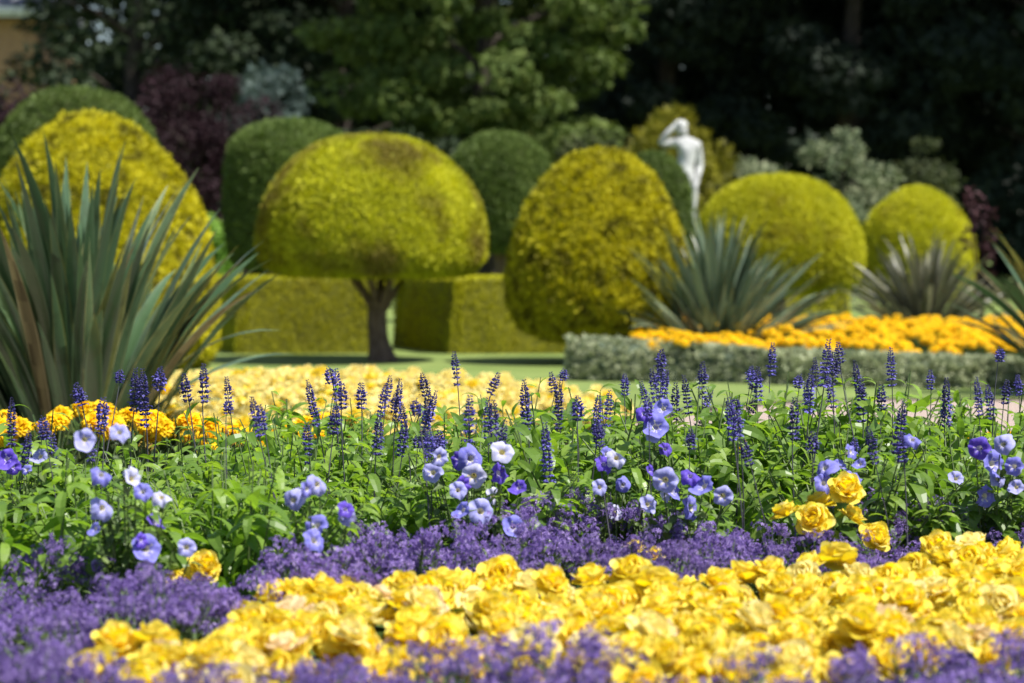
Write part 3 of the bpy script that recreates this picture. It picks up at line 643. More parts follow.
for hand, wr, out in (('haL', 'wrL', (0.05, 0.0, 0.03)), ('haR', 'wrR', (-0.03, -0.03, -0.06))):       # fingers closing on hair and thigh
    hp = np.array(J[hand][0])
    for f in range(4):
        k = hand + 'f%d' % f; off = np.array([0, (f - 1.5) * 0.019, 0])
        J[k] = (tuple(hp + off + np.array(out) * (0.9 + 0.1 * (f in (1, 2)))), 0.009); B.append((hand, k))
    J[hand + 't'] = (tuple(hp + np.array([-0.02, -0.035, 0.015])), 0.010); B.append((hand, hand + 't'))
skin_body('body', J, B, st, M['marble'])
g = G()
bv, bq, bt = ball(1, 12, 8)
hair = bv * [0.092, 0.10, 0.075] + [-0.035, 0.012, 1.56]; hair += randn(len(hair), 0.004); g.add(hair, bq); g.add(hair, bt)
bun = bv * [0.05, 0.055, 0.05] + [0.0, 0.10, 1.53]; g.add(bun, bq); g.add(bun, bt); g.build('hair', M['marble'], st, smooth=True)
g = G(); n = bv * [0.012, 0.022, 0.02] + [-0.045, -0.112, 1.50]; g.add(n, bq); g.add(n, bt); g.build('nose', M['marble'], st, smooth=True)
g = G(); box(g, -0.2, 0.2, -0.2, 0.2, -0.04, 0.0); g.build('statue_base', M['marble'], st)

# ------------------------------------------------------------------ salvias
LANCE = strip(0.098, 0.026, 5, 1.6, 0.3, 'lance')
LANCE2 = strip(0.085, 0.024, 4, 1.1, 0.22, 'lance')
def salvia_foliage(seed):
    global rng
    keep = rng; rng = np.random.default_rng(seed); g = G()
    for s in range(31):
        a = rng.uniform(0, 2 * PI); tl = 0.72 * math.sqrt(rng.random()); L = rng.uniform(0.34, 0.47) * (1 - 0.22 * tl)
        q = np.linspace(0, 1, 7); r = L * (np.sin(tl) * q + 0.10 * q ** 2 * tl); z = L * np.cos(tl * 0.9) * q
        P = np.c_[0.04 * math.cos(a + 1) + r * math.cos(a), 0.04 * math.sin(a + 1) + r * math.sin(a), z]
        g.add(*tube(P, 0.0032 * (1.2 - 0.7 * q), 4), 1, 0.5)
        n = rng.integers(13, 19); u = np.sort(rng.uniform(0.22, 1.0, n))
        B_ = np.stack([np.interp(u, q, P[:, k]) for k in range(3)], -1)
        az = np.arange(n) * 1.6 + rng.uniform(0, 6) + rng.normal(0, 0.4, n)
        el = rng.normal(0.2, 0.3, n) + (u > 0.9) * 0.4 - np.clip(0.85 - u, 0, 1) * 1.4
        D = np.c_[np.cos(az) * np.cos(el), np.sin(az) * np.cos(el), np.sin(el)] + unit(np.c_[P[-1, 0], P[-1, 1], 0][0]) * 0.35
        sz = rng.uniform(0.75, 1.25, n) * (1.12 - 2.3 * np.clip(u - 0.75, 0, 1))
        tint = 0.22 + 0.42 * u + rng.normal(0, 0.18, n)
        half = rng.random(n) < 0.6
        for T, k in ((LANCE, half), (LANCE2, ~half)):
            if k.any(): scatter(g, T, B_[k], D[k], np.tile([0, 0, 1.0], (k.sum(), 1)) + randn(k.sum(), 0.35), sz[k], tint[k], 0)
    rng = keep
    return link('foliage', g.mesh('salvia_foliage', [M['salvia_leaf'], M['stem']]))
def spike_mesh(seed, head, gaps):
    """A flower spike whose tip is at the origin and whose stem runs down 0.36 m."""
    global rng
    keep = rng; rng = np.random.default_rng(seed); g = G()
    z = np.linspace(-0.40, 0, 7); g.add(*tube(np.c_[0.006 * np.sin(z * 9), 0.004 * np.cos(z * 7), z], np.linspace(0.0026, 0.0012, 7), 5), 1, 0.4)
    bv, bq, bt = ball(1, 5, 4); bt4 = np.c_[bt, bt[:, 2]]
    zz = -0.002; k = 0
    while zz > -head:
        t = -zz / head; R = 0.0030 + 0.0086 * min(1, 0.25 + t * 2.3) * rng.uniform(0.82, 1.15) * (1 - 0.15 * t); n = int(5 + 6 * min(1, t * 2))
        for j in range(n):
            a = 2 * PI * j / n + k * 0.5 + rng.normal(0, 0.15); up = rng.uniform(0.2, 0.9)
            d = unit(np.array([math.cos(a), math.sin(a), up])); c = np.array([R * 0.62 * math.cos(a), R * 0.62 * math.sin(a), zz + rng.normal(0, 0.0015)])
            s = R * rng.uniform(0.36, 0.52)
            V = (bv * [s * 0.6, s * 1.0, s * 0.6]) @ frames(d[None], np.array([[0, 0, 1.0]]))[0].T + c + d * s * 0.8
            tn = 0.15 + 0.45 * t + rng.normal(0, 0.14); g.add(V, bq, 0, tn); g.add(V, bt, 0, tn)
            if t > 0.35 and rng.random() < 0.55:       # an open lip
                P = (c + d * s * 1.7)[None]; scatter(g, strip(0.008, 0.008, 2, 1.0, 0.2, 'ovate'), P, (d + [0, 0, -0.35])[None], np.array([[0, 0, 1.0]]), [rng.uniform(.8, 1.3)], [rng.uniform(0.6, 1.0)], 0)
        k += 1; zz -= 0.0074 + 0.6 * gaps * max(0, t - 0.25) ** 1.1 * rng.uniform(0.6, 1.5)
    rng = keep
    return link('flower_spike', g.mesh('flower_spike', [M['spike'], M['spike_stem']]))
FOL = [salvia_foliage(200 + i) for i in range(6)]
SPK = [spike_mesh(300 + i, h, gp) for i, (h, gp) in enumerate([(0.09, 0.022), (0.115, 0.032), (0.14, 0.04), (0.165, 0.022), (0.075, 0.018), (0.12, 0.05), (0.05, 0.006)])]
SOIL = 0.185
MARKS = [(0, 'under the middle of the largest sword-leaved clump'), (135, 'under the edge of the largest sword-leaved clump'), (235, 'below the low left hedge'), (318, 'left of the mushroom trunk'), (383, 'below the mushroom trunk'),
         (445, 'below the gap right of the mushroom trunk'), (520, 'left of the egg-shaped topiary'), (597, 'below the egg-shaped topiary'), (690, 'below the statue'), (775, 'below the golden ball'),
         (850, 'below the orange far bed'), (925, 'below the small golden dome'), (1005, 'below the leaning sword leaves')]
def mark(px): return min(MARKS, key=lambda m: abs(m[0] - px))[1]
salvias = []
rows = [(5.75, -1.5, -0.66, 'very front'), (6.15, -1.6, -0.56, 'front'), (6.5, -1.65, 1.65, 'second'), (6.9, -1.75, 1.75, 'third'), (7.3, -1.85, 1.85, 'fourth'), (7.75, -1.95, 1.95, 'fifth'), (8.2, -2.05, 2.05, 'back')]
for d, x0, x1, rn in rows:
    n = int((x1 - x0) / 0.385) + 1
    for i in range(n):
        x = x0 + (i + rng.uniform(-.25, .25)) * (x1 - x0) / max(n - 1, 1); y = d + rng.uniform(-.08, .08); px = PX(x, y)
        if px < -60 or px > 1084: continue
        if px < 170 and d > 7.5: continue
        salvias.append(dict(x=x, y=y, px=px, row=rn, spikes=[]))
spikes = [(75, 383), (120, 370), (135, 369), (142, 369), (160, 367), (183, 374), (203, 364), (226, 377), (227, 400), (251, 397), (42, 417), (103, 413), (88, 425), (28, 432), (259, 405), (307, 380), (328, 368), (336, 369), (342, 383),
          (361, 383), (390, 376), (400, 379), (379, 413), (402, 405), (422, 373), (429, 388), (436, 391), (415, 400), (454, 352), (470, 396), (488, 398), (499, 373), (422, 427), (429, 430), (437, 435), (524, 380), (551, 372), (559, 380),
          (564, 369), (578, 396), (599, 396), (610, 391), (625, 374), (545, 423), (662, 349), (641, 382), (652, 369), (684, 376), (703, 362), (713, 388), (752, 366), (758, 367), (729, 398), (736, 398), (648, 397), (676, 383),
          (773, 343), (815, 358), (829, 340), (838, 342), (840, 360), (855, 361), (862, 378), (891, 348), (882, 385), (931, 370), (947, 378), (977, 377), (988, 385), (1001, 348), (1008, 380), (1018, 375), (800, 375), (806, 383),
          (812, 370), (904, 403), (795, 398), (869, 427), (386, 384), (396, 392), (834, 352), (826, 372), (660, 362), (667, 370), (756, 376)]
for k in range(20): spikes.append((rng.uniform(0, 1024), rng.uniform(392, 440)))
for px, py in spikes:
    lo, hi = (6.8, 8.15) if py < 395 else (6.25, 6.8)
    if px < 330: hi = min(hi, 7.35)
    d = rng.uniform(lo, hi); x = X_at(px, d); z = Z_at(py, d)
    s = min(salvias, key=lambda q: (q['x'] - x) ** 2 + (q['y'] - d) ** 2); s['spikes'].append((x, d, z))
seen = {}
NUM = ['no', 'one', 'two', 'three', 'four', 'five', 'six', 'seven', 'eight', 'nine', 'ten', 'eleven', 'twelve']
for s in salvias:
    k = len(s['spikes'])
    lab = '%s row blue salvia %s, %s flower spike%s' % (s['row'], mark(s['px']), NUM[min(k, 12)], '' if k == 1 else 's')
    th = thing('salvia', lab, 'flowering plant', (s['x'], s['y'], SOIL), 0, 'blue salvias in the front bed')
    sc = rng.uniform(0.9, 1.13) * (1.14 if s['px'] > 560 and s['y'] > 6.7 else 1.04 if s['px'] > 170 and s['y'] > 6.7 else 1.0)
    if s['px'] < 120 and s['row'] in ('fourth', 'fifth'): sc *= 0.85
    child(random.choice(FOL), th, (0, 0, 0), (0, 0, rng.uniform(0, 6.3)), (sc * 1.06, sc * 1.06, sc * rng.uniform(.97, 1.05)))
    for (x, y, z) in s['spikes']:
        child(random.choice(SPK), th, (x - s['x'], y - s['y'], z - SOIL), (rng.normal(0, 0.11), rng.normal(0, 0.12), rng.uniform(0, 6)), rng.uniform(0.8, 1.12))

# ------------------------------------------------------------------ petunias between the salvias
def petunia_mesh(seed):
    global rng
    keep = rng; rng = np.random.default_rng(seed); g = G(); na = 30
    rad = [0.003, 0.006, 0.010, 0.020, 0.030, 0.0375]; V = []; ph = rng.uniform(0, 6)
    for i, r in enumerate(rad):
        for k in range(na):
            a = 2 * PI * k / na; lobe = 1 + 0.07 * math.cos(5 * a) * (i / 5) ** 2
            zz = [-0.035, -0.018, -0.006, 0.001, 0.003, 0.000][i] + (i / 5) ** 3 * (0.0045 * math.sin(7 * a + ph) + 0.003 * math.sin(11 * a)) - 0.004 * (i / 5) ** 2 * math.cos(5 * a)
            V.append((r * lobe * math.cos(a), r * lobe * math.sin(a), zz))
    V = np.array(V); b1, b2 = rng.normal(0, 9, 2); ax = rng.uniform(0, PI)
    uu = V[:, 0] * math.cos(ax) + V[:, 1] * math.sin(ax); rr2 = (V[:, 0] ** 2 + V[:, 1] ** 2)
    V[:, 2] += uu * np.abs(uu) * b1 + uu ** 2 * b2 - rr2 * rng.uniform(0, 7) + 0.0016 * lumps(V, seed, 160) * (rr2 > 0.0003)
    F, T = [], []
    for i in range(len(rad) - 1):
        for k in range(na):
            F.append((i * na + k, i * na + (k + 1) % na, (i + 1) * na + (k + 1) % na, (i + 1) * na + k))
            vein = 0.14 * (abs(math.cos(2.5 * (2 * PI * (k + .5) / na))) < 0.25) if i > 1 else 0
            T.append([0.0, 0.05, 0.3, 0.6, 0.9][i] - vein * 1.5 + rng.normal(0, 0.09))
    g.add(np.array(V), np.array(F), 0, np.array(T))
    g.add(*tube([(0, 0, -0.034), (0, 0.002, -0.05), (0, 0.012, -0.085)], [0.004, 0.003, 0.0018], 5), 1, 0.5)
    scatter(g, strip(0.016, 0.005, 2, 0.3, 0, 'lance'), np.tile([0, 0, -0.036], (5, 1)), np.array([[math.cos(a), math.sin(a), 0.8] for a in np.arange(5) * 1.256]), np.tile([0, 0, 1.0], (5, 1)), np.ones(5), 0.5, 1)
    me = g.mesh('petunia_flower', [M['petunia_mid'], M['stem']], smooth=True); rng = keep; return me
PFL = {}
for col in PET:
    PFL[col] = []
    for v in range(4):
        me = petunia_mesh(400 + v); me.materials[0] = M['petunia_' + col]; PFL[col].append(link('flower', me))
OV = strip(0.036, 0.019, 3, 0.6, 0.25, 'ovate')
groups = [
    ('petunia with deep violet and pale flowers at the left end of the salvias', 6.5, [(10, 452, 'deep', 1), (26, 460, 'pale', .9), (3, 470, 'deep', .9), (20, 472, 'mid', .6)]),
    ('petunia with pale lilac flowers and one violet, under the edge of the largest sword-leaved clump', 5.52, [(120, 437, 'pale', .9), (103, 482, 'mid', .95), (141, 477, 'white', 1.1), (108, 511, 'pale', 1.2), (157, 495, 'white', .9), (152, 486, 'mid', .8), (150, 518, 'deep', 1), (90, 440, 'pale', .9)]),
    ('petunia half hidden by mauve blossoms below the violet flower', 5.42, [(146, 550, 'mid', 1.3), (176, 551, 'pale', .9), (140, 541, 'deep', .7), (92, 528, 'mid', .6)]),
    ('petunia with lilac flowers left of the mushroom trunk', 5.58, [(291, 500, 'pale', 1.1), (322, 486, 'pale', 1.1), (305, 488, 'mid', .9), (320, 525, 'mid', 1.15), (345, 520, 'pale', 1), (340, 512, 'deep', .8), (316, 540, 'mid', 1)]),
    ('petunia with white and violet flowers right of the mushroom trunk', 6.2, [(440, 452, 'pale', 1.1), (459, 460, 'deep', 1.1), (471, 462, 'mid', 1.2), (478, 477, 'white', 1.2), (498, 458, 'white', 1.15), (502, 478, 'deep', 1), (466, 489, 'deep', 1), (430, 478, 'pale', 1.1), (496, 496, 'white', .9)]),
    ('petunia with blue flowers touching the mauve band, under the white ones', 6.1, [(480, 513, 'pale', 1.2), (512, 523, 'mid', 1.15), (458, 495, 'pale', .9), (468, 512, 'mid', .9), (515, 484, 'deep', .9)]),
    ('petunia with one big pair of blue flowers among the salvia spikes', 6.75, [(655, 420, 'mid', 1.5), (662, 412, 'mid', 1.2), (640, 414, 'deep', 1), (656, 436, 'pale', 1), (664, 448, 'deep', .8)]),
    ('petunia with a single white flower in profile below the egg-shaped topiary', 6.35, [(614, 462, 'white', 1.1), (600, 465, 'deep', 1), (597, 485, 'pale', .9), (631, 483, 'mid', .8), (612, 455, 'mid', .8), (647, 470, 'deep', .6), (618, 512, 'white', 1)]),
    ('petunia with many lilac blue flowers below the statue', 6.25, [(669, 478, 'pale', 1.2), (684, 505, 'mid', 1.3), (703, 486, 'mid', 1.2), (694, 472, 'deep', 1), (728, 498, 'pale', 1.1), (667, 491, 'white', .9), (680, 486, 'mid', .9), (645, 507, 'pale', 1)]),
    ('petunia with blue flowers in a column above the lone yellow begonia', 6.3, [(821, 463, 'mid', 1.05), (828, 486, 'mid', .95), (828, 500, 'mid', .85), (851, 477, 'mid', .9), (842, 470, 'mid', .8), (861, 464, 'mid', .7), (848, 448, 'mid', .8), (914, 438, 'mid', .9), (838, 497, 'white', .5)]),
    ('petunia with pale blue flowers at the right end of the salvias', 6.4, [(979, 449, 'deep', 1.1), (992, 462, 'mid', 1.4), (1009, 450, 'pale', 1), (990, 492, 'mid', 1.2), (1000, 481, 'pale', .9), (1019, 464, 'white', .9), (1012, 468, 'mid', .9), (956, 481, 'pale', .9), (1016, 488, 'pale', .9)])]
for lab, d0, fl in groups:
    mx = np.mean([f[0] for f in fl]); x0 = X_at(mx, d0 + 0.08)
    th = thing('petunia', lab, 'flowering plant', (x0, d0 + 0.08, SOIL), 0, 'petunias between the salvias')
    g = G(); pos = []
    for (px, py, c, s) in fl:
        px, py = px + rng.normal(0, 5), py + rng.normal(0, 3); d = d0 + rng.uniform(-.12, .02); p = np.array([X_at(px, d) - x0, d - d0 - 0.08, Z_at(py, d) - SOIL])
        pos.append((p, c, s))
    zs = np.array([p[0] for p in pos])
    stems = [p[0] for p in pos] + [np.array([rng.uniform(zs[:, 0].min(), zs[:, 0].max()), rng.uniform(-.12, .1), rng.uniform(.12, max(.16, zs[:, 2].mean()))]) for _ in range(26)]
    for p in stems:
        q = np.linspace(0, 1, 6); b = np.array([p[0] * 0.35, rng.uniform(-.04, .06), 0.0]); e = np.array(p) + [0, 0.04, -0.03]
        P = b + (e - b) * q[:, None]; P[:, 2] += 0.02 * np.sin(q * PI); g.add(*tube(P, 0.0025 * (1.3 - 0.6 * q), 4), 1, 0.4)
        n = 13; u = rng.uniform(0.15, 1, n); Bp = b + (e - b) * u[:, None]
        scatter(g, OV, Bp, unit(randn(n) * [1, 1, .5] + [0, -0.2, 0.2]), np.tile([0, 0, 1.0], (n, 1)) + randn(n, 0.4), rng.uniform(.6, 1.2, n), 0.45 + rng.normal(0, .2, n), 0)
    g.build('foliage', [M['lobelia_leaf'], M['stem']], th)
    for p, c, s in pos:
        D = Vector((rng.normal(0.1, 0.7), -1.0, rng.uniform(-0.1, 1.0)))
        e = D.to_track_quat('Z', 'Y').to_euler()
        child(random.choice(PFL[c]), th, tuple(p), tuple(e), s * rng.uniform(0.62, 0.78))

# ------------------------------------------------------------------ begonias
def begonia_flower(seed, n_ring=((5, 0.047, 0.060, 0.12, 0.10), (5, 0.046, 0.058, 0.50, 0.55), (5, 0.040, 0.050, 0.80, 0.75), (4, 0.032, 0.040, 1.05, 0.8), (3, 0.022, 0.026, 1.3, 0.6))):
    global rng
    keep = rng; rng = np.random.default_rng(seed); g = G(); nu, nv = 7, 7
    for ri, (n, L, Wd, el, curl) in enumerate(n_ring):
        for k in range(n):
            a = 2 * PI * k / n + ri * 0.7 + rng.normal(0, 0.15); e0 = el + rng.normal(0, 0.10); V = []; ph = rng.uniform(0, 6); LL = L * rng.uniform(.9, 1.12)
            for i in range(nu):
                t = i / (nu - 1)
                for j in range(nv):
                    s = j / (nv - 1) * 2 - 1
                    wv = Wd * math.sin(PI * (0.10 + 0.72 * t)) * 0.5 * math.sin(s * PI / 2)
                    le = LL * (t - 0.26 * t * t * s * s)
                    cup = 0.011 * s * s * math.sin(PI * (0.1 + .75 * t)) + 0.0016 * t * t * math.sin(4 * s + ph)
                    a2 = e0 + curl * t
                    rr = le * math.cos(e0 + curl * t * .5) - cup * math.sin(a2); zz = le * math.sin(e0 + curl * t * .5) + cup * math.cos(a2)
                    V.append((0.003 + rr, wv, zz))
            V = np.array(V); c, s_ = math.cos(a), math.sin(a)
            V = V @ np.array([[c, -s_, 0], [s_, c, 0], [0, 0, 1]]).T + [0, 0, 0.002 * ri]
            F = [(i * nv + j, i * nv + j + 1, (i + 1) * nv + j + 1, (i + 1) * nv + j) for i in range(nu - 1) for j in range(nv - 1)]
            tb = rng.normal(0.45, 0.12) - 0.06 * (ri > 1); lip = 0.25 * (rng.random() < 0.25)
            T = [tb + 0.10 * (i / (nu - 2)) ** 2 + (lip if i == nu - 2 else 0) for i in range(nu - 1) for j in range(nv - 1)]
            g.add(V, np.array(F), 0, np.array(T))
    me = g.mesh('begonia_flower', [M['begonia']], smooth=True); rng = keep; return me
BFL, BFP, BFC = [], [], []
for i in range(5):
    me = begonia_flower(500 + i); BFL.append(link('flower', me))
    for lst, m in ((BFP, 'begonia_pink'), (BFC, 'begonia_pale')):
        if i < 3: m2 = me.copy(); m2.materials[0] = M[m]; lst.append(link('flower', m2))
BLEAF = strip(0.075, 0.055, 3, 0.7, 0.2, 'ovate')
def begonia_foliage(seed, n=46, r=0.12, h=0.15):
    global rng
    keep = rng; rng = np.random.default_rng(seed); g = G()
    a = rng.uniform(0, 2 * PI, n); rr = r * np.sqrt(rng.random(n)); z = rng.uniform(0.02, h, n)
    P = np.c_[rr * np.cos(a), rr * np.sin(a), z]; D = np.c_[np.cos(a), np.sin(a), rng.normal(0.1, 0.4, n)] + randn(n, 0.3)
    scatter(g, BLEAF, P, D, np.tile([0, 0, 1.0], (n, 1)) + randn(n, 0.3), rng.uniform(.6, 1.2, n), rng.normal(.5, .2, n), 0)
    for k in range(7):
        e = np.array([r * .6 * math.cos(k), r * .6 * math.sin(k), h]); q = np.linspace(0, 1, 4)[:, None]; g.add(*tube(e * q, [0.005, .0045, .004, .003], 5), 1, .5)
    me = g.mesh('begonia_foliage', [M['begonia_leaf'], M['stem']], smooth=True); rng = keep; return link('foliage', me)
BFO = [begonia_foliage(520 + i) for i in range(4)]

def curve(pts):
    p = np.array(pts, float); return lambda px: float(np.interp(px, p[:, 0], p[:, 1]))
def dz(py, z): return (CAM_H - z) * F_PX / (py - HORIZON)
ZT = 0.41
lob_back = curve([(px, dz(py, ZT)) for px, py in [(-60, 572), (0, 570), (130, 563), (300, 558), (350, 526), (500, 522), (700, 520), (780, 528), (900, 515), (1024, 506), (1090, 503)]])
beg_back = curve([(px, dz(py, ZT)) for px, py in [(-60, 662), (60, 660), (100, 655), (200, 638), (280, 600), (330, 582), (450, 580), (700, 573), (850, 556), (1024, 548), (1090, 546)]])
beg_front = curve([(px, dz(py, ZT)) for px, py in [(-60, 640), (60, 640), (95, 640), (110, 672), (200, 672), (300, 658), (450, 640), (560, 655), (700, 666), (800, 655), (950, 645), (1024, 622), (1090, 610)]])
def band(near, far_, sp, d0=3.4, d1=7.6):
    out = []
    d = d0; k = 0
    while d < d1:
        xs = np.arange(-1.9, 1.9, sp) + (sp / 2 if k % 2 else 0)
        for x in xs:
            xx, dd = x + rng.uniform(-.28, .28) * sp, d + rng.uniform(-.28, .28) * sp; px = PX(xx, dd)
            if -70 < px < 1094 and near(px) < dd < far_(px): out.append((xx, dd, px))
        d += sp * 0.87; k += 1
    return out
def begonia(x, y, z, n, label, kinds, group, hmin=0.17, hmax=0.235, r=0.13, size=1.0, fol=1.0):
    th = thing('begonia', label, 'flowering plant', (x, y, z), 0, group)
    child(random.choice(BFO), th, (0, 0, 0), (0, 0, rng.uniform(0, 6.3)), fol)
    for k in range(n):
        a = 2 * PI * (k / n) + rng.normal(0, .35); rr = r * math.sqrt((k + .4) / n); lean = 0.9 * rr / r
        D = Vector((math.cos(a) * lean + rng.normal(0, .3), math.sin(a) * lean - 0.42 + rng.normal(0, .3), 0.85))
        e = D.to_track_quat('Z', 'Y').to_euler()
        child(random.choice(random.choices(*kinds)[0]), th, (rr * math.cos(a), rr * math.sin(a), rng.uniform(hmin, hmax) - 0.04 * (rr / r) ** 2), tuple(e), size * rng.uniform(0.8, 1.18))
    return th
YK = ([BFL, BFP, BFC], [0.84, 0.05, 0.11])
bp = band(beg_front, lambda p: beg_back(p) - 0.03, 0.20)
ds = sorted(bp, key=lambda b: b[1])
for (x, y, px) in bp:
    t = (y - beg_front(px)) / max(beg_back(px) - beg_front(px), .01)
    rn = 'front edge' if t < .34 else 'middle' if t < .68 else 'back edge'
    begonia(x, y, SOIL, 8, 'yellow begonia, %s of near band, %s' % (rn, mark(px)), YK, 'yellow begonias in the near band', size=1.0)
begonia(X_at(832, 6.15), 6.15, SOIL, 6, 'lone yellow begonia with large blooms standing behind the mauve band', ([BFL], [1]), 'yellow begonias behind the mauve band', 0.26, 0.34, 0.15, 0.92)
begonia(X_at(192, 5.5), 5.55, SOIL, 2, 'low yellow begonia with one round bloom at the foot of the left salvias', ([BFL], [1]), 'yellow begonias behind the mauve band', 0.21, 0.24, 0.04, 0.8, 0.7)
begonia(X_at(640, 5.95), 6.0, SOIL, 4, 'low yellow begonia almost buried in the mauve band below the egg-shaped topiary', ([BFL], [1]), 'yellow begonias behind the mauve band', 0.16, 0.22, 0.14, 0.6, 0.7)

# the round cream bed further back
k = 0
for y in np.arange(PB[1] - PB[3], PB[1] + PB[3] + .01, 0.27):
    for x in np.arange(PB[0] - PB[2], PB[0] + PB[2] + .01, 0.31):
        xx, yy = x + rng.uniform(-.08, .08), y + rng.uniform(-.08, .08)
        r = ((xx - PB[0]) / PB[2]) ** 2 + ((yy - PB[1]) / PB[3]) ** 2
        px = PX(xx, yy)
        if r > 1 or px < 60: continue
        where = 'at the front edge of' if (yy < PB[1] - 0.35 * PB[3] and r > .7) else 'at the back edge of' if (yy > PB[1] and r > .7) else 'in the middle of'
        begonia(xx, yy, 0.12 * (1 - r ** 1.5) ** 0.8 - 0.02, 8, 'cream yellow begonia %s the round cream bed' % where, ([BFC, BFL], [0.85, 0.15]), 'cream begonias in the round bed %s' % where.split(' the ')[1].split(' of')[0], 0.16, 0.24, 0.15, 1.12)

# ------------------------------------------------------------------ mauve edging flowers
def blossom():
    Vs = [(0, 0, 0)]; F = []
    for k in range(5):
        a = 2 * PI * k / 5; r = 0.0060
        for da, rr, z in ((-0.45, 0.6, 0.001), (0, 1.0, -0.0008), (0.45, 0.6, 0.001)): Vs.append((r * rr * math.cos(a + da), r * rr * math.sin(a + da), z))
        F.append((0, 1 + 3 * k, 2 + 3 * k, 3 + 3 * k))
    return np.array(Vs), np.array(F)
BLO = blossom()
SML = strip(0.022, 0.006, 2, 0.4, 0.2, 'lance')
def lobelia_parts(seed):
    global rng
    keep = rng; rng = np.random.default_rng(seed); gf, gb = G(), G()
    for s in range(34):
        a = rng.uniform(0, 2 * PI); u = math.sqrt(rng.random()); tl = 0.62 * u; L = rng.uniform(0.20, 0.28) * (1 - 0.18 * u * rng.random())
        e = np.array([L * math.sin(tl) * math.cos(a), L * math.sin(tl) * math.sin(a), L * math.cos(tl * 0.9)]); q = np.linspace(0, 1, 4)
        P = e * q[:, None] + [0.03 * math.cos(a + 2), 0.03 * math.sin(a + 2), 0]; gf.add(*tube(P, 0.0016 * (1.3 - .5 * q), 3), 1, .5)
        n = 11; uu = rng.uniform(.2, .9, n); B_ = P[0] + (P[-1] - P[0]) * uu[:, None]
        scatter(gf, SML, B_, unit(randn(n) + [0, 0, .4]), np.tile([0, 0, 1.0], (n, 1)) + randn(n, .4), rng.uniform(.7, 1.4, n), rng.normal(.5, .22, n), 0)
        n = rng.integers(13, 22); tip = P[-1]; sp = sphere_pts(n) * [1, 1, .75]; C = tip + sp * rng.uniform(.010, .026, n)[:, None]
        Nn = unit(sp + randn(n, .4) + [0, 0, .35]); D = np.cross(Nn, randn(n))
        scatter(gb, BLO, C, D, Nn, rng.uniform(.8, 1.35, n), np.clip(rng.normal(.5, .1) + rng.normal(0, .2, n), 0, 1), 0)
    rng = keep
    f = link('foliage', gf.mesh('edging_foliage', [M['lobelia_leaf'], M['stem']])); b = link('blossoms', gb.mesh('edging_blossoms', [M['lobelia']])); b['kind'] = 'stuff'
    return f, b
LOB = [lobelia_parts(600 + i) for i in range(6)]
def lobelia(x, y, label, group, s=1.0):
    th = thing('edging_lobelia', label, 'flowering plant', (x, y, SOIL), 0, group)
    f, b = random.choice(LOB); rz = rng.uniform(0, 6.3); sc = s * rng.uniform(.72, 1.15)
    child(f, th, (0, 0, 0), (0, 0, rz), sc); c = child(b, th, (0, 0, 0), (0, 0, rz), sc)
    return th
for (x, y, px) in band(lambda p: max(beg_back(p), 4.75 if p < 300 else 0) + 0.07, lambda p: lob_back(p) - 0.03, 0.2):
    lobelia(x, y, 'mauve edging plant in the band between the yellow begonias and the salvias', 'mauve plants behind the yellow begonias')
for (x, y, px) in band(lambda p: 3.55, lambda p: (beg_front(p) if p > 90 else 4.72) - 0.07, 0.175):
    lobelia(x, y, 'mauve edging plant nearest the camera, in front of the yellow begonias', 'mauve plants in front of the yellow begonias', 0.95)

# ------------------------------------------------------------------ marigolds
def marigold_flower(seed):
    global rng
    keep = rng; rng = np.random.default_rng(seed); g = G(); R = 0.03
    bv, bq, bt = ball(R * 0.75, 8, 6); g.add(bv * [1, 1, .8] + [0, 0, .012], bq, 0, .25); g.add(bv * [1, 1, .8] + [0, 0, .012], bt, 0, .25)
    n = 85; i = np.arange(n) + .5; ph = np.arccos(1 - 1.45 * i / n); th = i * 2.39996
    s = np.c_[np.sin(ph) * np.cos(th), np.sin(ph) * np.sin(th), np.cos(ph)]; P = s * R * 0.7 * [1, 1, .8] + [0, 0, .012]
    hor = unit(np.c_[np.cos(th), np.sin(th), 0 * th])
    D = unit(s * 0.8 + hor * 0.35 + randn(n, .2)); scatter(g, strip(0.02, 0.02, 2, 0.9, 0.4, 'ovate'), P, D, s + [0, 0, .3], rng.uniform(.75, 1.2, n), 0.55 + rng.normal(0, .2, n), 0)
    me = g.mesh('marigold_flower', [M['marigold']]); rng = keep; return link('flower', me)
MFL = [marigold_flower(700 + i) for i in range(3)]
FERN = join(quad(0.05, 0.008), rot(quad(0.03, 0.007), 'z', .7), rot(quad(0.03, 0.007), 'z', -.7))
def marigold_foliage(seed, n=150, r=0.14, h=0.2):
    global rng
    keep = rng; rng = np.random.default_rng(seed); g = G(); s = sphere_pts(n); s[:, 2] = np.abs(s[:, 2])
    P = s * (rng.uniform(.3, 1, n) ** .5)[:, None] * [r, r, h]
    scatter(g, FERN, P, unit(s + randn(n, .4)), randn(n), rng.uniform(.7, 1.5, n), rng.normal(.4, .2, n), 0)
    for k in range(8):
        e = np.array([r * .6 * math.cos(k * .8), r * .6 * math.sin(k * .8), h]); q = np.linspace(0, 1, 3)[:, None]; g.add(*tube(e * q, [.004, .0035, .003], 4), 1, .5)
    me = g.mesh('marigold_foliage', [M['begonia_leaf'], M['stem']]); rng = keep; return link('foliage', me)
MFO = [marigold_foliage(720 + i) for i in range(3)]
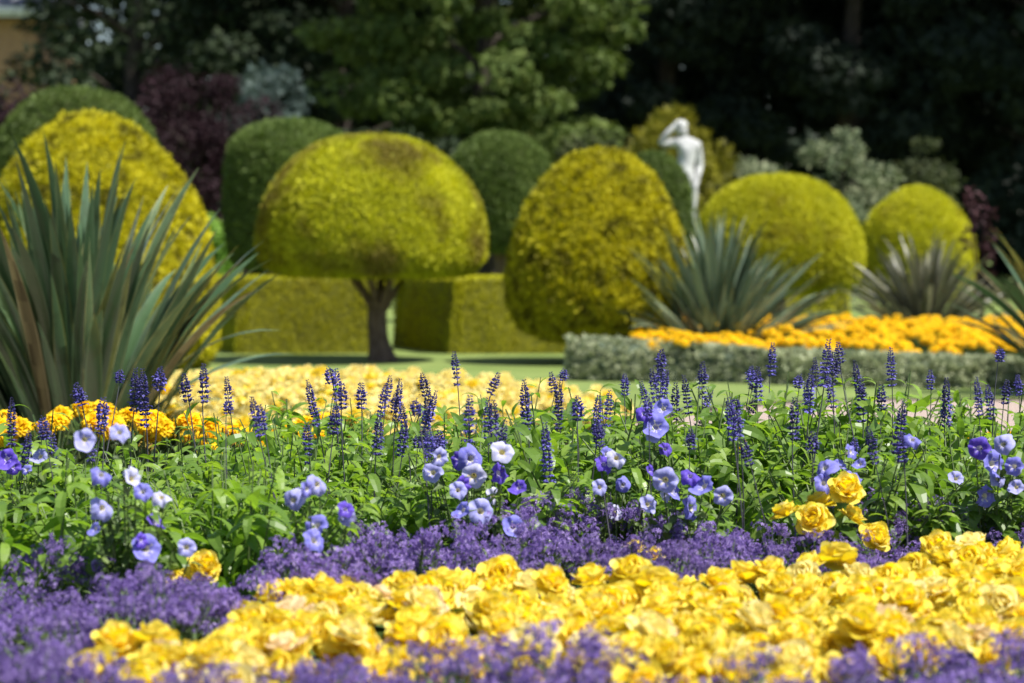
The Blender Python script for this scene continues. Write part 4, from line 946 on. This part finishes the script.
def marigold(x, y, z, n, label, group, h=0.22, r=0.14, size=1.0, fs=1.0):
    th = thing('marigold', label, 'flowering plant', (x, y, z), 0, group)
    child(random.choice(MFO), th, (0, 0, 0), (0, 0, rng.uniform(0, 6)), (fs, fs, fs * h / .21))
    for k in range(n):
        a = 2 * PI * k / n + rng.normal(0, .4); rr = r * math.sqrt((k + .4) / n)
        D = Vector((math.cos(a) * .5 * rr / r, math.sin(a) * .5 * rr / r - .25, 1)); e = D.to_track_quat('Z', 'Y').to_euler()
        child(random.choice(MFL), th, (rr * math.cos(a), rr * math.sin(a), h + rng.uniform(-.03, .02) - .04 * (rr / r) ** 2), tuple(e), size * rng.uniform(.8, 1.15))
    return th
for x in np.arange(-2.6, 2.7, 0.235):                        # the row along the back of the front bed
    for y in (8.8, 9.15):
        xx, yy = x + rng.uniform(-.07, .07), y + rng.uniform(-.09, .09); px = PX(xx, yy)
        if not -50 < px < 1074: continue
        if 320 < px < 740 or rng.random() < 0.15: continue
        marigold(xx, yy, SOIL, rng.integers(3, 6), 'orange marigold in the row behind the salvias, %s' % mark(px), 'orange marigolds behind the salvias', (0.31 if px < 180 else 0.26) if px < 320 else 0.245, 0.13, 1.25)
for y in np.arange(20.55, 26.9, 0.40):                       # the orange bed behind the pale edging hedge
    for x in np.arange(1.18, 6.3, 0.31):
        xx, yy = x + rng.uniform(-.1, .1), y + rng.uniform(-.1, .1); px = PX(xx, yy)
        if px < 645 or px > 1075 or xx < 1.15 or (yy > 22.7 and math.hypot(xx - X_at(716, 23), yy - 23) < 0.4): continue
        where = 'front edge' if yy < 22 else 'back edge' if yy > 25.5 else 'middle'
        marigold(xx, yy, 0.07, 8, 'orange marigold at the %s of the wide orange bed' % where, 'orange marigolds at the %s of the far bed' % where, 0.245 + rng.normal(0, .025), 0.17, 1.25, 1.0)

# the first of each copied part served only as a pattern
for o in FOL + SPK + BFL + BFP + BFC + BFO + MFL + MFO + [p for l in LOB for p in l] + [p for l in PFL.values() for p in l]:
    bpy.data.objects.remove(o)
